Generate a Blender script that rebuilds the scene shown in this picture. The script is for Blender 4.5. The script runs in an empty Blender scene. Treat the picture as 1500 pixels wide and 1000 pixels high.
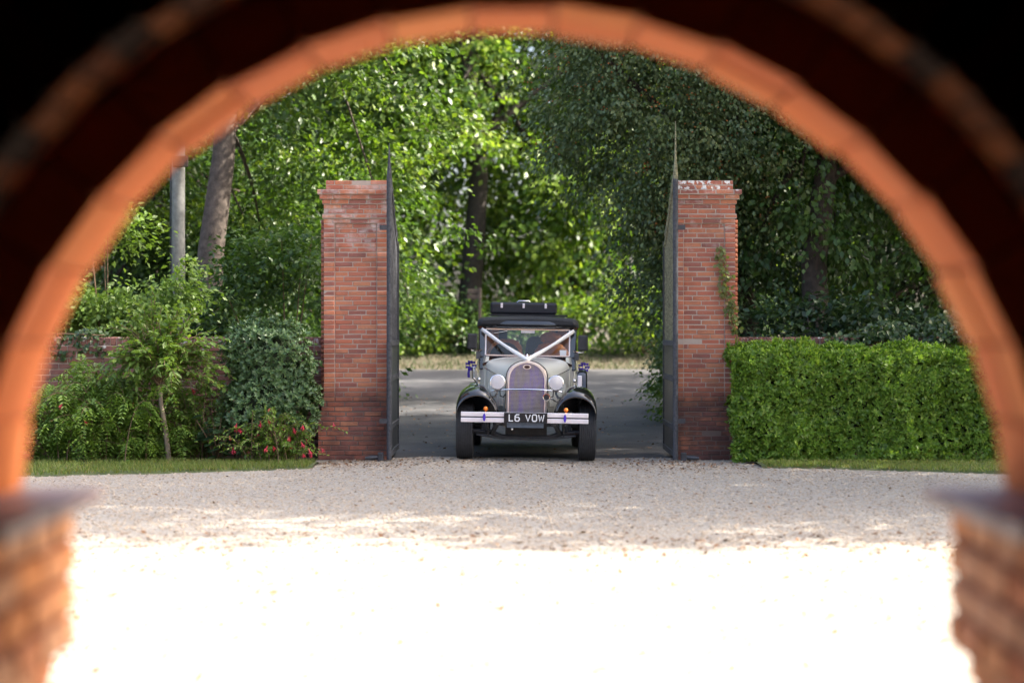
import bpy, math, random
import numpy as np
from mathutils import Vector, Matrix, Euler

# ------------------------------------------------------------------ camera, sky, sun, exposure
scene = bpy.context.scene
col = scene.collection
EYE = 1.655
FPX = 2917.0
cam_d = bpy.data.cameras.new('camera'); cam = bpy.data.objects.new('camera', cam_d); col.objects.link(cam)
cam.location = (0, 0, EYE); cam.rotation_euler = (math.pi/2, 0, 0)
cam_d.sensor_width = 36; cam_d.lens = 70; cam_d.shift_y = -20/1500
cam_d.clip_start = 0.05; cam_d.clip_end = 1000
cam_d.dof.use_dof = True; cam_d.dof.focus_distance = 24.6; cam_d.dof.aperture_fstop = 1.2
scene.camera = cam

SUN_AZ, SUN_EL = 91.5, 42.0
sunv = Vector((math.cos(math.radians(SUN_EL))*math.sin(math.radians(SUN_AZ)),
               math.cos(math.radians(SUN_EL))*math.cos(math.radians(SUN_AZ)), math.sin(math.radians(SUN_EL))))
world = bpy.data.worlds.new('World'); scene.world = world; world.use_nodes = True
wn = world.node_tree.nodes; wl = world.node_tree.links
sky = wn.new('ShaderNodeTexSky'); sky.sky_type = 'NISHITA'; sky.sun_disc = False
sky.sun_elevation = math.radians(SUN_EL); sky.sun_rotation = math.radians(SUN_AZ)
sky.dust_density = 6.0; sky.ozone_density = 0.3; sky.air_density = 0.8
wl.new(sky.outputs[0], wn['Background'].inputs[0]); wn['Background'].inputs[1].default_value = 0.13
sl = bpy.data.lights.new('sun', 'SUN'); sl.energy = 4.4; sl.angle = math.radians(0.55); sl.color = (1, 0.93, 0.82)
so = bpy.data.objects.new('sun', sl); col.objects.link(so); so.location = (30, 10, 40)
so.rotation_euler = (-sunv).to_track_quat('-Z', 'Y').to_euler()
scene.view_settings.view_transform = 'Standard'; scene.view_settings.look = 'None'
scene.view_settings.gamma = 1; scene.view_settings.use_curve_mapping = False
scene.view_settings.exposure = 2.3
scene.cycles.max_bounces = 8; scene.cycles.transparent_max_bounces = 12

# ------------------------------------------------------------------ helpers
RNG = np.random.default_rng(7)
random.seed(7)
def sm(t): t = np.clip(t, 0, 1); return t*t*(3-2*t)
def gz(x, y):
    x = np.asarray(x, float); y = np.asarray(y, float)
    z = 0.52*sm((y-26)/29) + 0.42*sm((y-55.2)/2.2)
    w = sm((y-22.6)/1.6)*sm((30.5-y)/1.5)*sm((1.62-np.abs(x-0.17))/0.7)
    z = z - 0.016*(x-0.17)*w
    z = z + 0.5*sm((y-70)/60)
    return z
def gzf(x, y): return float(gz(x, y))
def px(u, v, d): return Vector(((u-750)*d/FPX, d, EYE-(v-480)*d/FPX))

def tag(o, label=None, cat=None, group=None, kind=None):
    if label: o['label'] = label
    if cat: o['category'] = cat
    if group: o['group'] = group
    if kind: o['kind'] = kind
    return o
def link(o, parent=None):
    col.objects.link(o)
    if parent is not None: o.parent = parent
    return o
def empty(name, loc=(0,0,0), rz=0):
    o = bpy.data.objects.new(name, None); o.empty_display_size = .2
    o.location = loc; o.rotation_euler = (0,0,rz); return link(o)

class MB:
    def __init__(s): s.v = []; s.f = []
    def add(s, vs, fs):
        b = len(s.v); s.v += [tuple(p) for p in vs]; s.f += [tuple(b+i for i in f) for f in fs]; return s
    def box(s, x0, x1, y0, y1, z0, z1):
        return s.add([(x0,y0,z0),(x1,y0,z0),(x1,y1,z0),(x0,y1,z0),(x0,y0,z1),(x1,y0,z1),(x1,y1,z1),(x0,y1,z1)],
            [(0,3,2,1),(4,5,6,7),(0,1,5,4),(1,2,6,5),(2,3,7,6),(3,0,4,7)])
    def bar(s, a, b, w, h=None):
        a = Vector(a); b = Vector(b); h = h or w; d = (b-a).normalized()
        up = Vector((0,0,1)) if abs(d.z) < .95 else Vector((0,1,0))
        r = d.cross(up).normalized()*w/2; u = r.cross(d).normalized()*h/2
        vs = [a-r-u, a+r-u, a+r+u, a-r+u, b-r-u, b+r-u, b+r+u, b-r+u]
        return s.add(vs, [(0,3,2,1),(4,5,6,7),(0,1,5,4),(1,2,6,5),(2,3,7,6),(3,0,4,7)])
    def loft(s, rings, closed=True, caps=True):
        n = len(rings[0]); vs = [p for r in rings for p in r]; fs = []
        for i in range(len(rings)-1):
            for j in range(n if closed else n-1):
                k = (j+1) % n
                fs.append((i*n+j, i*n+k, (i+1)*n+k, (i+1)*n+j))
        if caps and closed:
            fs.append(tuple(range(n))[::-1]); fs.append(tuple((len(rings)-1)*n+i for i in range(n)))
        return s.add(vs, fs)
    def tube(s, pts, rad, n=8):
        pts = [Vector(p) for p in pts]
        if not hasattr(rad, '__len__'): rad = [rad]*len(pts)
        rings = []; ref = None
        for i, p in enumerate(pts):
            d = (pts[min(i+1, len(pts)-1)]-pts[max(i-1, 0)]).normalized()
            if ref is None: ref = d.orthogonal().normalized()
            ref = (ref-d*ref.dot(d)).normalized(); b = d.cross(ref)
            rings.append([p+(ref*math.cos(a)+b*math.sin(a))*rad[i] for a in [2*math.pi*j/n for j in range(n)]])
        return s.loft(rings)
    def lathe(s, prof, c, axis='x', n=32, caps=True):
        c = Vector(c); rings = []
        for (r, h) in prof:
            ring = []
            for j in range(n):
                a = 2*math.pi*j/n; q = (r*math.cos(a), r*math.sin(a))
                ring.append(c + (Vector((h,q[0],q[1])) if axis == 'x' else Vector((q[0],h,q[1])) if axis == 'y' else Vector((q[0],q[1],h))))
            rings.append(ring)
        return s.loft(rings, caps=caps)
    def ball(s, c, r, n=12, m=8):
        r = r if hasattr(r, '__len__') else (r,r,r)
        rings = []
        for i in range(m+1):
            t = math.pi*(i+.02)/(m+.04)
            rings.append([(c[0]+r[0]*math.sin(t)*math.cos(2*math.pi*j/n), c[1]+r[1]*math.sin(t)*math.sin(2*math.pi*j/n), c[2]-r[2]*math.cos(t)) for j in range(n)])
        return s.loft(rings)
    def build(s, name, m, parent=None, smooth=False, bevel=0, solid=0, sub=0):
        me = bpy.data.meshes.new(name); me.from_pydata(s.v, [], s.f); me.update()
        import bmesh
        bm = bmesh.new(); bm.from_mesh(me); bmesh.ops.recalc_face_normals(bm, faces=bm.faces); bm.to_mesh(me); bm.free()
        me.materials.append(m)
        if smooth:
            me.polygons.foreach_set('use_smooth', [True]*len(me.polygons))
            try: me.set_sharp_from_angle(angle=math.radians(40))
            except Exception: pass
        o = link(bpy.data.objects.new(name, me), parent)
        if solid: md = o.modifiers.new('s', 'SOLIDIFY'); md.thickness = solid; md.offset = 0
        if bevel: md = o.modifiers.new('b', 'BEVEL'); md.width = bevel; md.segments = 2; md.limit_method = 'ANGLE'
        if sub: md = o.modifiers.new('u', 'SUBSURF'); md.levels = sub; md.render_levels = sub
        return o

def poly_mesh(name, V, k, idx, m, attr=None, parent=None):
    """V (L,k,3) vertices per piece; idx list of faces (same length each) -> one mesh"""
    L = V.shape[0]; nv = k; idx = np.asarray(idx); nf, fl = idx.shape
    me = bpy.data.meshes.new(name)
    me.vertices.add(L*nv); me.vertices.foreach_set('co', V.astype(np.float32).ravel())
    loops = (np.arange(L)[:,None,None]*nv + idx[None]).ravel().astype(np.int32)
    me.loops.add(len(loops)); me.loops.foreach_set('vertex_index', loops)
    me.polygons.add(L*nf); me.polygons.foreach_set('loop_start', (np.arange(L*nf)*fl).astype(np.int32))
    me.update(calc_edges=True)
    if attr is not None:
        a = me.attributes.new('rnd', 'FLOAT', 'POINT'); a.data.foreach_set('value', np.repeat(attr, nv).astype(np.float32))
    me.materials.append(m)
    return link(bpy.data.objects.new(name, me), parent)

# ------------------------------------------------------------------ materials
def nodes(name):
    m = bpy.data.materials.new(name); m.use_nodes = True
    nt = m.node_tree; return m, nt.nodes, nt.links, nt.nodes['Principled BSDF']
def ramp(n, stops, interp='LINEAR'):
    r = n.new('ShaderNodeValToRGB'); r.color_ramp.interpolation = interp
    els = r.color_ramp.elements
    while len(els) > 1: els.remove(els[-1])
    els[0].position = stops[0][0]; els[0].color = (*stops[0][1], 1)
    for p, c in stops[1:]:
        e = els.new(p); e.color = (*c, 1)
    return r
def mixc(n, l, fac, a, b, mode='MIX'):
    x = n.new('ShaderNodeMix'); x.data_type = 'RGBA'; x.blend_type = mode
    for s, v in ((0, fac), (6, a), (7, b)):
        if isinstance(v, (int, float)): x.inputs[s].default_value = v
        elif isinstance(v, tuple): x.inputs[s].default_value = (*v, 1)
        else: l.new(v, x.inputs[s])
    return x.outputs[2]
def math_(n, l, op, a, b=0.0, c=None):
    x = n.new('ShaderNodeMath'); x.operation = op
    for i, v in enumerate((a, b, c)):
        if v is None: continue
        if isinstance(v, (int, float)): x.inputs[i].default_value = v
        else: l.new(v, x.inputs[i])
    return x.outputs[0]
def noise(n, l, vec, scale, detail=4, rough=.55):
    x = n.new('ShaderNodeTexNoise'); x.inputs['Scale'].default_value = scale; x.inputs['Detail'].default_value = detail
    x.inputs['Roughness'].default_value = rough
    if vec is not None: l.new(vec, x.inputs['Vector'])
    return x.outputs['Fac']
def bump(n, l, bs, h, strength=.3, dist=.01):
    b = n.new('ShaderNodeBump'); b.inputs['Strength'].default_value = strength; b.inputs['Distance'].default_value = dist
    l.new(h, b.inputs['Height']); l.new(b.outputs[0], bs.inputs['Normal'])
def pos(n): return n.new('ShaderNodeNewGeometry').outputs['Position']
def simple(name, c, rough=.5, metal=0, var=.25, scale=20, bmp=0, coat=0, spec=.5):
    m, n, l, b = nodes(name)
    tc = n.new('ShaderNodeTexCoord').outputs['Object']
    f = noise(n, l, tc, scale)
    c2 = tuple(min(1, v*(1-var)) for v in c); c3 = tuple(min(1, v*(1+var)) for v in c)
    r = ramp(n, [(.3, c2), (.7, c3)]); l.new(f, r.inputs[0]); l.new(r.outputs[0], b.inputs['Base Color'])
    b.inputs['Roughness'].default_value = rough; b.inputs['Metallic'].default_value = metal
    b.inputs['Coat Weight'].default_value = coat; b.inputs['Specular IOR Level'].default_value = spec
    if bmp: bump(n, l, b, noise(n, l, tc, scale*4), bmp, .01)
    return m
def leafmat(name, cols, trans=.4, rough=.42, tint=(1.25,1.35,.45), spec=.5):
    m, n, l, b = nodes(name)
    at = n.new('ShaderNodeAttribute'); at.attribute_name = 'rnd'
    oi = n.new('ShaderNodeObjectInfo')
    f = math_(n, l, 'ADD', at.outputs['Fac'], math_(n, l, 'MULTIPLY', math_(n, l, 'LESS_THAN', at.outputs['Fac'], .001), oi.outputs['Random']))
    k = len(cols); r = ramp(n, [(i/max(1, k-1), c) for i, c in enumerate(cols)]); l.new(f, r.inputs[0])
    l.new(r.outputs[0], b.inputs['Base Color']); b.inputs['Roughness'].default_value = rough
    b.inputs['Specular IOR Level'].default_value = spec
    t = n.new('ShaderNodeBsdfTranslucent'); l.new(mixc(n, l, 1.0, r.outputs[0], tint, 'MULTIPLY'), t.inputs[0])
    mx = n.new('ShaderNodeMixShader'); mx.inputs[0].default_value = trans
    l.new(b.outputs[0], mx.inputs[1]); l.new(t.outputs[0], mx.inputs[2])
    l.new(mx.outputs[0], n['Material Output'].inputs[0]); return m
def brickmat(name, pal, efflo=None, stain=None, lichen=None, spec=.3, speck=.5, mud=.7, grime=0.0):
    m, n, l, b = nodes(name)
    at = n.new('ShaderNodeAttribute'); at.attribute_name = 'rnd'
    oi = n.new('ShaderNodeObjectInfo'); P = pos(n)
    f = math_(n, l, 'FRACT', math_(n, l, 'ADD', at.outputs['Fac'], oi.outputs['Random']))
    r = ramp(n, [(i/len(pal), c) for i, c in enumerate(pal)], 'LINEAR'); l.new(f, r.inputs[0])
    c = mixc(n, l, math_(n, l, 'MULTIPLY', noise(n, l, P, 38, 5), mud), r.outputs[0], (.30,.15,.11))
    sp = n.new('ShaderNodeValToRGB'); sp.color_ramp.elements[0].position = .66; sp.color_ramp.elements[1].position = .72
    l.new(noise(n, l, P, 45, 3, .6), sp.inputs[0])
    c = mixc(n, l, math_(n, l, 'MULTIPLY', sp.outputs[0], speck), c, (.5,.42,.38))
    gr = n.new('ShaderNodeMapRange'); l.new(noise(n, l, P, 2.6, 6, .65), gr.inputs[0]); gr.inputs[1].default_value = .5; gr.inputs[2].default_value = .72; gr.inputs[4].default_value = grime
    c = mixc(n, l, gr.outputs[0], c, (.10,.065,.055))
    sep = n.new('ShaderNodeSeparateXYZ'); l.new(P, sep.inputs[0]); z = sep.outputs[2]
    def band(z0, z1, soft):
        mr = n.new('ShaderNodeMapRange'); mr.interpolation_type = 'SMOOTHSTEP'
        l.new(z, mr.inputs[0]); mr.inputs[1].default_value = z0-soft; mr.inputs[2].default_value = z0
        m2 = n.new('ShaderNodeMapRange'); m2.interpolation_type = 'SMOOTHSTEP'
        l.new(z, m2.inputs[0]); m2.inputs[1].default_value = z1+soft; m2.inputs[2].default_value = z1
        return math_(n, l, 'MULTIPLY', mr.outputs[0], m2.outputs[0])
    def blot(scale, lo, hi):
        q = n.new('ShaderNodeMapRange'); l.new(noise(n, l, P, scale, 5, .62), q.inputs[0])
        q.inputs[1].default_value = lo; q.inputs[2].default_value = hi; return q.outputs[0]
    if stain:
        z0, z1, s, lo, hi, amt = stain
        c = mixc(n, l, math_(n, l, 'MULTIPLY', math_(n, l, 'MULTIPLY', band(z0, z1, s), blot(3.5, lo, hi)), amt), c, (.055,.032,.03))
    if efflo:
        z0, z1, s, lo, hi, amt = efflo
        c = mixc(n, l, math_(n, l, 'MULTIPLY', math_(n, l, 'MULTIPLY', band(z0, z1, s), blot(6, lo, hi)), amt), c, (.62,.58,.55))
    if lichen:
        z0, z1, s, lo, hi, amt = lichen
        c = mixc(n, l, math_(n, l, 'MULTIPLY', math_(n, l, 'MULTIPLY', band(z0, z1, s), blot(14, lo, hi)), amt), c, (.72,.72,.68))
    l.new(c, b.inputs['Base Color']); b.inputs['Roughness'].default_value = .85; b.inputs['Specular IOR Level'].default_value = spec
    bump(n, l, b, noise(n, l, P, 90, 4), .5, .006); return m

PAL = [(.50,.14,.065),(.42,.11,.06),(.56,.19,.085),(.36,.10,.065),(.52,.155,.07),(.56,.22,.105),(.45,.125,.07),(.27,.085,.065)]
M = {}
M['brickL'] = brickmat('pillar_brick_weathered', PAL, grime=.6, efflo=(2.8,3.30,.3,.48,.70,.7), stain=(0,.7,.3,.25,.6,.75), lichen=(3.42,3.6,.02,.64,.7,.4))
M['brickR'] = brickmat('pillar_brick_red', PAL, grime=.55, efflo=(2.8,3.3,.3,.55,.75,.45), stain=(0,.72,.25,.2,.55,.85), lichen=(3.38,3.6,.02,.52,.58,1.0))
M['brickW'] = brickmat('wall_brick', [(.22,.09,.075),(.27,.10,.08),(.17,.075,.07),(.30,.12,.09),(.20,.10,.09)], stain=(0,2,.1,.4,.7,.6), lichen=(1.40,1.7,.05,.58,.68,.8))
M['brickA'] = brickmat('arch_brick', [(.62,.17,.04),(.55,.13,.033),(.68,.23,.065),(.53,.12,.032),(.63,.19,.05),(.57,.15,.04)], spec=.2, speck=.1, mud=.2)
M['brickS'] = brickmat('shade_painted_inner_brick', [(.012,.003,.001),(.09,.022,.004),(.010,.003,.001),(.03,.007,.002),(.12,.034,.006)], spec=.1, speck=0, mud=.0)  # near-black bricks paint the inner arch's shade, lighter ones its lit ends
M['brickP'] = brickmat('pier_brick', [(.60,.25,.10),(.66,.35,.19),(.54,.18,.07),(.66,.28,.10),(.60,.32,.18)], spec=.2, speck=.15, mud=.2)
M['mortar'] = simple('lime_mortar', (.50,.42,.35), .95, var=.3, scale=12, bmp=.4)
M['mortarp'] = brickmat('pillar_mortar', [(.50,.43,.36),(.43,.36,.30)], stain=(0,.72,.25,.05,.4,.8), speck=.3, mud=.3)
M['mortard'] = simple('mortar_red', (.26,.10,.05), .95, var=.3, scale=12)
M['pierm'] = simple('pier_joint', (.16,.045,.02), .95, var=.3, scale=12)
M['quarry'] = simple('quarry_tile_floor', (.24,.085,.045), .6, var=.3, scale=6)
M['tile'] = simple('ledge_clay_tile', (.22,.16,.17), .45, var=.3, scale=10)
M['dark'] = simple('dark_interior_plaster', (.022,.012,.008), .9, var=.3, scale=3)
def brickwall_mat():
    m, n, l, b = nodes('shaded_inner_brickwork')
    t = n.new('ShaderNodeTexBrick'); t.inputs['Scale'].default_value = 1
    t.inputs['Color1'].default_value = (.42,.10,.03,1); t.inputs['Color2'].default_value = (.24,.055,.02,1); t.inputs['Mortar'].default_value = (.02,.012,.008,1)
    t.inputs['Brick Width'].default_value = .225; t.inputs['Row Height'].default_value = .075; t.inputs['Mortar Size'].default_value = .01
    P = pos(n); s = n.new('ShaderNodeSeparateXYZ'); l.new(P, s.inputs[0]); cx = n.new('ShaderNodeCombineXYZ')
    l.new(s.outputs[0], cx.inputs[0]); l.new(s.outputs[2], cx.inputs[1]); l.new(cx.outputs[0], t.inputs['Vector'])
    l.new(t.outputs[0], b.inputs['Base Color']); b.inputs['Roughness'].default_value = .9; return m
M['inner'] = brickwall_mat()
def gravel_mat():
    m, n, l, b = nodes('pea_gravel')
    P = pos(n)
    v = n.new('ShaderNodeTexVoronoi'); v.inputs['Scale'].default_value = 48; l.new(P, v.inputs['Vector'])
    r = ramp(n, [(0,(.25,.225,.195)),(.3,(.385,.36,.315)),(.6,(.315,.288,.245)),(.86,(.455,.425,.37)),(.92,(.30,.25,.2)),(.955,(.10,.075,.055)),(1,(.09,.07,.05))])
    s = n.new('ShaderNodeSeparateColor'); l.new(v.outputs['Color'], s.inputs[0]); l.new(s.outputs[0], r.inputs[0])
    c = mixc(n, l, math_(n, l, 'MULTIPLY', noise(n, l, P, .9, 5), .35), r.outputs[0], (.33,.28,.23))
    l.new(c, b.inputs['Base Color']); b.inputs['Roughness'].default_value = .9; b.inputs['Specular IOR Level'].default_value = .2
    bump(n, l, b, v.outputs['Distance'], .8, .012); return m
M['gravel'] = gravel_mat()
def asphalt_mat():
    m, n, l, b = nodes('worn_asphalt'); P = pos(n)
    r = ramp(n, [(.3,(.036,.036,.04)),(.48,(.055,.055,.06)),(.62,(.08,.078,.08)),(.75,(.11,.10,.095))]); l.new(noise(n, l, P, 1.1, 8, .7), r.inputs[0])
    c = mixc(n, l, math_(n, l, 'MULTIPLY', noise(n, l, P, 60, 2), .5), r.outputs[0], (.10,.097,.095))
    l.new(c, b.inputs['Base Color']); b.inputs['Roughness'].default_value = .9; b.inputs['Specular IOR Level'].default_value = .25
    bump(n, l, b, noise(n, l, P, 110, 2), .5, .006); return m
M['asphalt'] = asphalt_mat()
def soil_mat(name, a, b_, sc=3):
    m, n, l, b = nodes(name); P = pos(n)
    r = ramp(n, [(.3, a), (.7, b_)]); l.new(noise(n, l, P, sc, 8, .7), r.inputs[0]); l.new(r.outputs[0], b.inputs['Base Color'])
    b.inputs['Roughness'].default_value = .95; bump(n, l, b, noise(n, l, P, sc*15, 4), .6, .02); return m
M['soil'] = soil_mat('leafy_soil', (.05,.035,.022), (.12,.085,.05))
M['turf'] = soil_mat('turf', (.045,.075,.02), (.11,.12,.04), 4)
M['floor'] = soil_mat('woodland_floor', (.035,.032,.016), (.085,.065,.038), 1.2)
M['stone'] = leafmat('gravel_stone', [(0.252, 0.197, 0.144), (0.432, 0.361, 0.274), (0.324, 0.262, 0.194), (0.504, 0.426, 0.331), (0.162, 0.115, 0.079)], trans=0, rough=.85, spec=.2)
M['litter'] = leafmat('fallen_leaf', [(.16,.07,.03),(.22,.12,.05),(.09,.045,.025),(.20,.09,.035)], trans=.1, rough=.7)
M['bark'] = simple('bark_grey_brown', (.115,.088,.07), .95, var=.4, scale=9, bmp=1.0)
M['barkd'] = simple('bark_dark', (.06,.045,.035), .95, var=.4, scale=9, bmp=.8)
M['barkm'] = simple('bark_brown_grey', (.085,.066,.053), .95, var=.45, scale=9, bmp=1.0)
M['barkx'] = simple('bark_very_dark', (.026,.02,.016), .95, var=.4, scale=9, bmp=.8)
M['twigp'] = simple('pale_young_bark', (.24,.19,.14), .9, var=.3, scale=14, bmp=.3)
M['twig'] = simple('twig_brown', (.17,.11,.065), .9, var=.3, scale=9)
M['poleg'] = simple('weathered_pole', (.19,.19,.175), .9, var=.25, scale=14, bmp=.3)
M['iron'] = simple('gate_iron_black', (.035,.036,.042), .45, var=.5, scale=16, bmp=.3)
M['ironw'] = simple('gate_iron_weathered', (.05,.052,.06), .75, var=.55, scale=30, bmp=.4)
M['ironl'] = simple('gate_lichened', (.20,.19,.11), .8, var=.6, scale=34, bmp=.5)
L_ = lambda nm, cols, **k: leafmat(nm, cols, **k)
M['lf_lime'] = L_('leaf_lime_green', [(0.035,0.072,0.014),(0.055,0.105,0.02),(0.08,0.14,0.024),(0.11,0.17,0.028),(0.16,0.21,0.035)], trans=.45)
M['lf_mid'] = L_('leaf_mid_green', [(0.03,0.07,0.018),(0.05,0.1,0.024),(0.075,0.135,0.032),(0.105,0.17,0.038)], trans=.4)
M['lf_dark'] = L_('leaf_dark_green', [(0.018,0.04,0.018),(0.028,0.06,0.024),(0.04,0.08,0.03),(0.06,0.1,0.036)], trans=.25)
M['lf_haw'] = L_('leaf_hawthorn', [(0.043, 0.079, 0.032), (0.066, 0.11, 0.044), (0.096, 0.144, 0.058), (0.126, 0.174, 0.07), (0.144, 0.18, 0.065), (0.18, 0.192, 0.07)], trans=.25)
M['lf_far'] = L_('leaf_sunny_far', [(0.03,0.065,0.012),(0.06,0.12,0.018),(0.12,0.2,0.028),(0.2,0.28,0.04),(0.27,0.34,0.06)], trans=.5)  # dark-to-bright palette puts missing backlit gleams into the leaf colour
M['lf_small'] = L_('leaf_small_tree', [(0.153,0.246,0.052),(0.197,0.296,0.065),(0.125,0.206,0.046),(0.232,0.312,0.072)], trans=.4)
M['lf_pitt'] = L_('leaf_blue_green', [(0.088,0.158,0.062),(0.125,0.211,0.083),(0.07,0.127,0.055),(0.162,0.242,0.089)], trans=.2, rough=.32)
M['lf_hedge'] = L_('leaf_hedge', [(0.089, 0.167, 0.024), (0.139, 0.246, 0.034), (0.19, 0.32, 0.044), (0.24, 0.37, 0.055), (0.316, 0.419, 0.085)], trans=.35, rough=.38)
M['lf_fern'] = L_('leaf_feathery', [(0.134,0.231,0.042),(0.188,0.292,0.049),(0.108,0.191,0.039),(0.228,0.322,0.056)], trans=.35)
M['lf_ivy'] = L_('leaf_ivy', [(0.038, 0.077, 0.025), (0.057, 0.101, 0.029), (0.032, 0.065, 0.023), (0.088, 0.131, 0.042)], trans=.2, rough=.35)
M['lf_vine'] = L_('leaf_vine_pale', [(.14,.19,.05),(.18,.2,.06),(.1,.14,.04),(.2,.14,.06)], trans=.4)
M['grass'] = L_('grass_blade', [(0.102,0.174,0.03),(0.153,0.217,0.036),(0.204,0.217,0.054),(0.085,0.145,0.024),(0.289,0.217,0.084)], trans=.35, rough=.6)
M['bankgrass'] = L_('bank_grass', [(.025,.045,.014),(.045,.07,.02),(.06,.08,.025),(.04,.045,.018)], trans=.3, rough=.7)  # darker than the verge grass, with the bank's shade put into the colour
M['berry'] = simple('orange_berry', (.42,.13,.03), .4, var=.3)
M['red'] = simple('flower_red', (.5,.03,.06), .5, var=.3)
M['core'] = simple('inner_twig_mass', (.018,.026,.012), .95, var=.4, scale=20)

# ------------------------------------------------------------------ ground, roads
def sheet(name, xs, ys, dz, m, label=None, zf=gz, mask=None, kind='structure', parent=None):
    X, Y = np.meshgrid(xs, ys); Z = zf(X, Y)+dz
    me = bpy.data.meshes.new(name); nx, ny = len(xs), len(ys)
    f = []
    for j in range(ny-1):
        for i in range(nx-1):
            if mask is None or mask((xs[i]+xs[i+1])/2, (ys[j]+ys[j+1])/2):
                f.append((j*nx+i, j*nx+i+1, (j+1)*nx+i+1, (j+1)*nx+i))
    me.from_pydata(np.stack([X, Y, Z], -1).reshape(-1, 3).tolist(), [], f); me.update(); me.materials.append(m)
    me.polygons.foreach_set('use_smooth', [True]*len(me.polygons))
    o = link(bpy.data.objects.new(name, me), parent)
    if kind: o['kind'] = kind
    return o
def axis(a, b, fa, fb, fine, coarse):
    return np.unique(np.round(np.concatenate([np.arange(a, fa, coarse), np.arange(fa, fb, fine), np.arange(fb, b+.01, coarse)]), 4))
gx_ = axis(-200, 200, -8, 8, .35, 4); gy_ = axis(-40, 400, 20, 60, .35, 4)
tag(sheet('ground', gx_, gy_, -.03, M['floor']), 'woodland floor with soil and thin grass under the trees', 'ground')
rag = np.cumsum(RNG.normal(0, .05, 400)); rag -= np.linspace(0, rag[-1], 400)
def ragf(x, amp=1): return amp*.12*(np.sin(x*2.1)+.6*np.sin(x*5.3+1)+.5*np.sin(x*11.7+2)+.4*np.sin(x*23+.4))
def strip(name, x0, x1, ylo, yhi, dz, m, nx=240, ny=30, edge=.0):
    xs = np.linspace(x0, x1, nx); V = []; 
    for j in range(ny):
        t = j/(ny-1)
        for x in xs:
            a, b = ylo(x), yhi(x); y = a+(b-a)*t
            e = min(t, 1-t)*(b-a)
            V.append((x, y, gzf(x, y)+dz*(min(1, e/.12) if edge else 1)+ (0 if not edge else .001)))
    f = [(j*nx+i, j*nx+i+1, (j+1)*nx+i+1, (j+1)*nx+i) for j in range(ny-1) for i in range(nx-1)]
    me = bpy.data.meshes.new(name); me.from_pydata(V, [], f); me.update(); me.materials.append(m)
    me.polygons.foreach_set('use_smooth', [True]*len(me.polygons))
    o = link(bpy.data.objects.new(name, me)); o['kind'] = 'structure'; return o
tag(strip('drive', -3.2, 3.7, lambda x: 24.9, lambda x: 42.6, -.008, M['asphalt'], 60, 80), 'dark worn asphalt drive running out through the gateway', 'drive')
tag(strip('road', -90, 90, lambda x: 41.6+.8*math.sin(x*.4), lambda x: 55+.25*math.sin(x*.9), -.012, M['asphalt'], 200, 30), 'grey asphalt lane crossing beyond the gates', 'road')
tag(strip('gravel_forecourt', -16, 16, lambda x: 4.98, lambda x: 25.45+float(ragf(x, .7)) , 0, M['gravel'], 300, 90), 'pale pea gravel forecourt, sunlit in front and shaded by the gates', 'gravel')
edgeL = lambda x: 23.35-.42*min(max(-2.3-x, 0), 4)+.5*float(ragf(x))
edgeR = lambda x: 23.55-.36*min(max(x-2.9, 0), 4)+.5*float(ragf(x))
topv = lambda x: 24.25+.4*float(ragf(x+3))
tag(strip('grass_verge', -16, -2.35, edgeL, topv, .03, M['turf'], 200, 16, 1), 'grass verge below the flowering shrubs', 'verge')
tag(strip('grass_verge', 2.95, 16, edgeR, topv, .03, M['turf'], 200, 16, 1), 'grass verge at the foot of the clipped hedge', 'verge')
tag(strip('flower_bed', -16, -2.45, lambda x: topv(x)-.06, lambda x: 25.5, .02, M['soil'], 120, 10), 'dark soil bed against the garden wall under shrubs', 'flower bed')
tag(strip('hedge_bed', 2.85, 16, lambda x: topv(x)-.06, lambda x: 25.5, .02, M['soil'], 120, 10), 'dark soil under the clipped hedge', 'flower bed')

def stuff_tri(name, P, h, w, m, label, cat, lean=.5):
    n = len(P); a = RNG.uniform(0, 6.283, n); s = np.stack([np.cos(a), np.sin(a), 0*a], 1)*w[:,None]/2
    tip = P+np.stack([RNG.normal(0, lean, n)*h, RNG.normal(0, lean, n)*h, h], 1)
    V = np.stack([P-s, P+s, tip], 1)
    o = poly_mesh(name, V, 3, [(0,1,2)], m, RNG.random(n)); tag(o, label, cat, kind='stuff'); return o
def verge_pts(n, x0, x1, e):
    x = RNG.uniform(x0, x1, n); lo = np.array([e(v) for v in x]); hi = np.array([topv(v) for v in x])
    y = lo+.03+(hi-lo)*RNG.random(n); return np.stack([x, y, gz(x, y)+.02], 1)
p = verge_pts(15000, -7.5, -2.4, edgeL)
stuff_tri('grass', p, RNG.uniform(.03,.075,len(p)), np.full(len(p), .012), M['grass'], 'short uneven grass on the verge by the shrubs', 'grass')
p = verge_pts(15000, 3.0, 8, edgeR)
stuff_tri('grass', p, RNG.uniform(.02,.06,len(p)), np.full(len(p), .012), M['grass'], 'short dry grass along the foot of the hedge', 'grass')
x = RNG.uniform(-14, 14, 9000); y = RNG.uniform(55.2, 58.5, 9000)
stuff_tri('grass', np.stack([x, y, gz(x,y)-.05], 1), RNG.uniform(.05,.2,9000), np.full(9000,.04), M['bankgrass'], 'rough grass on the bank across the lane', 'grass')

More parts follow.
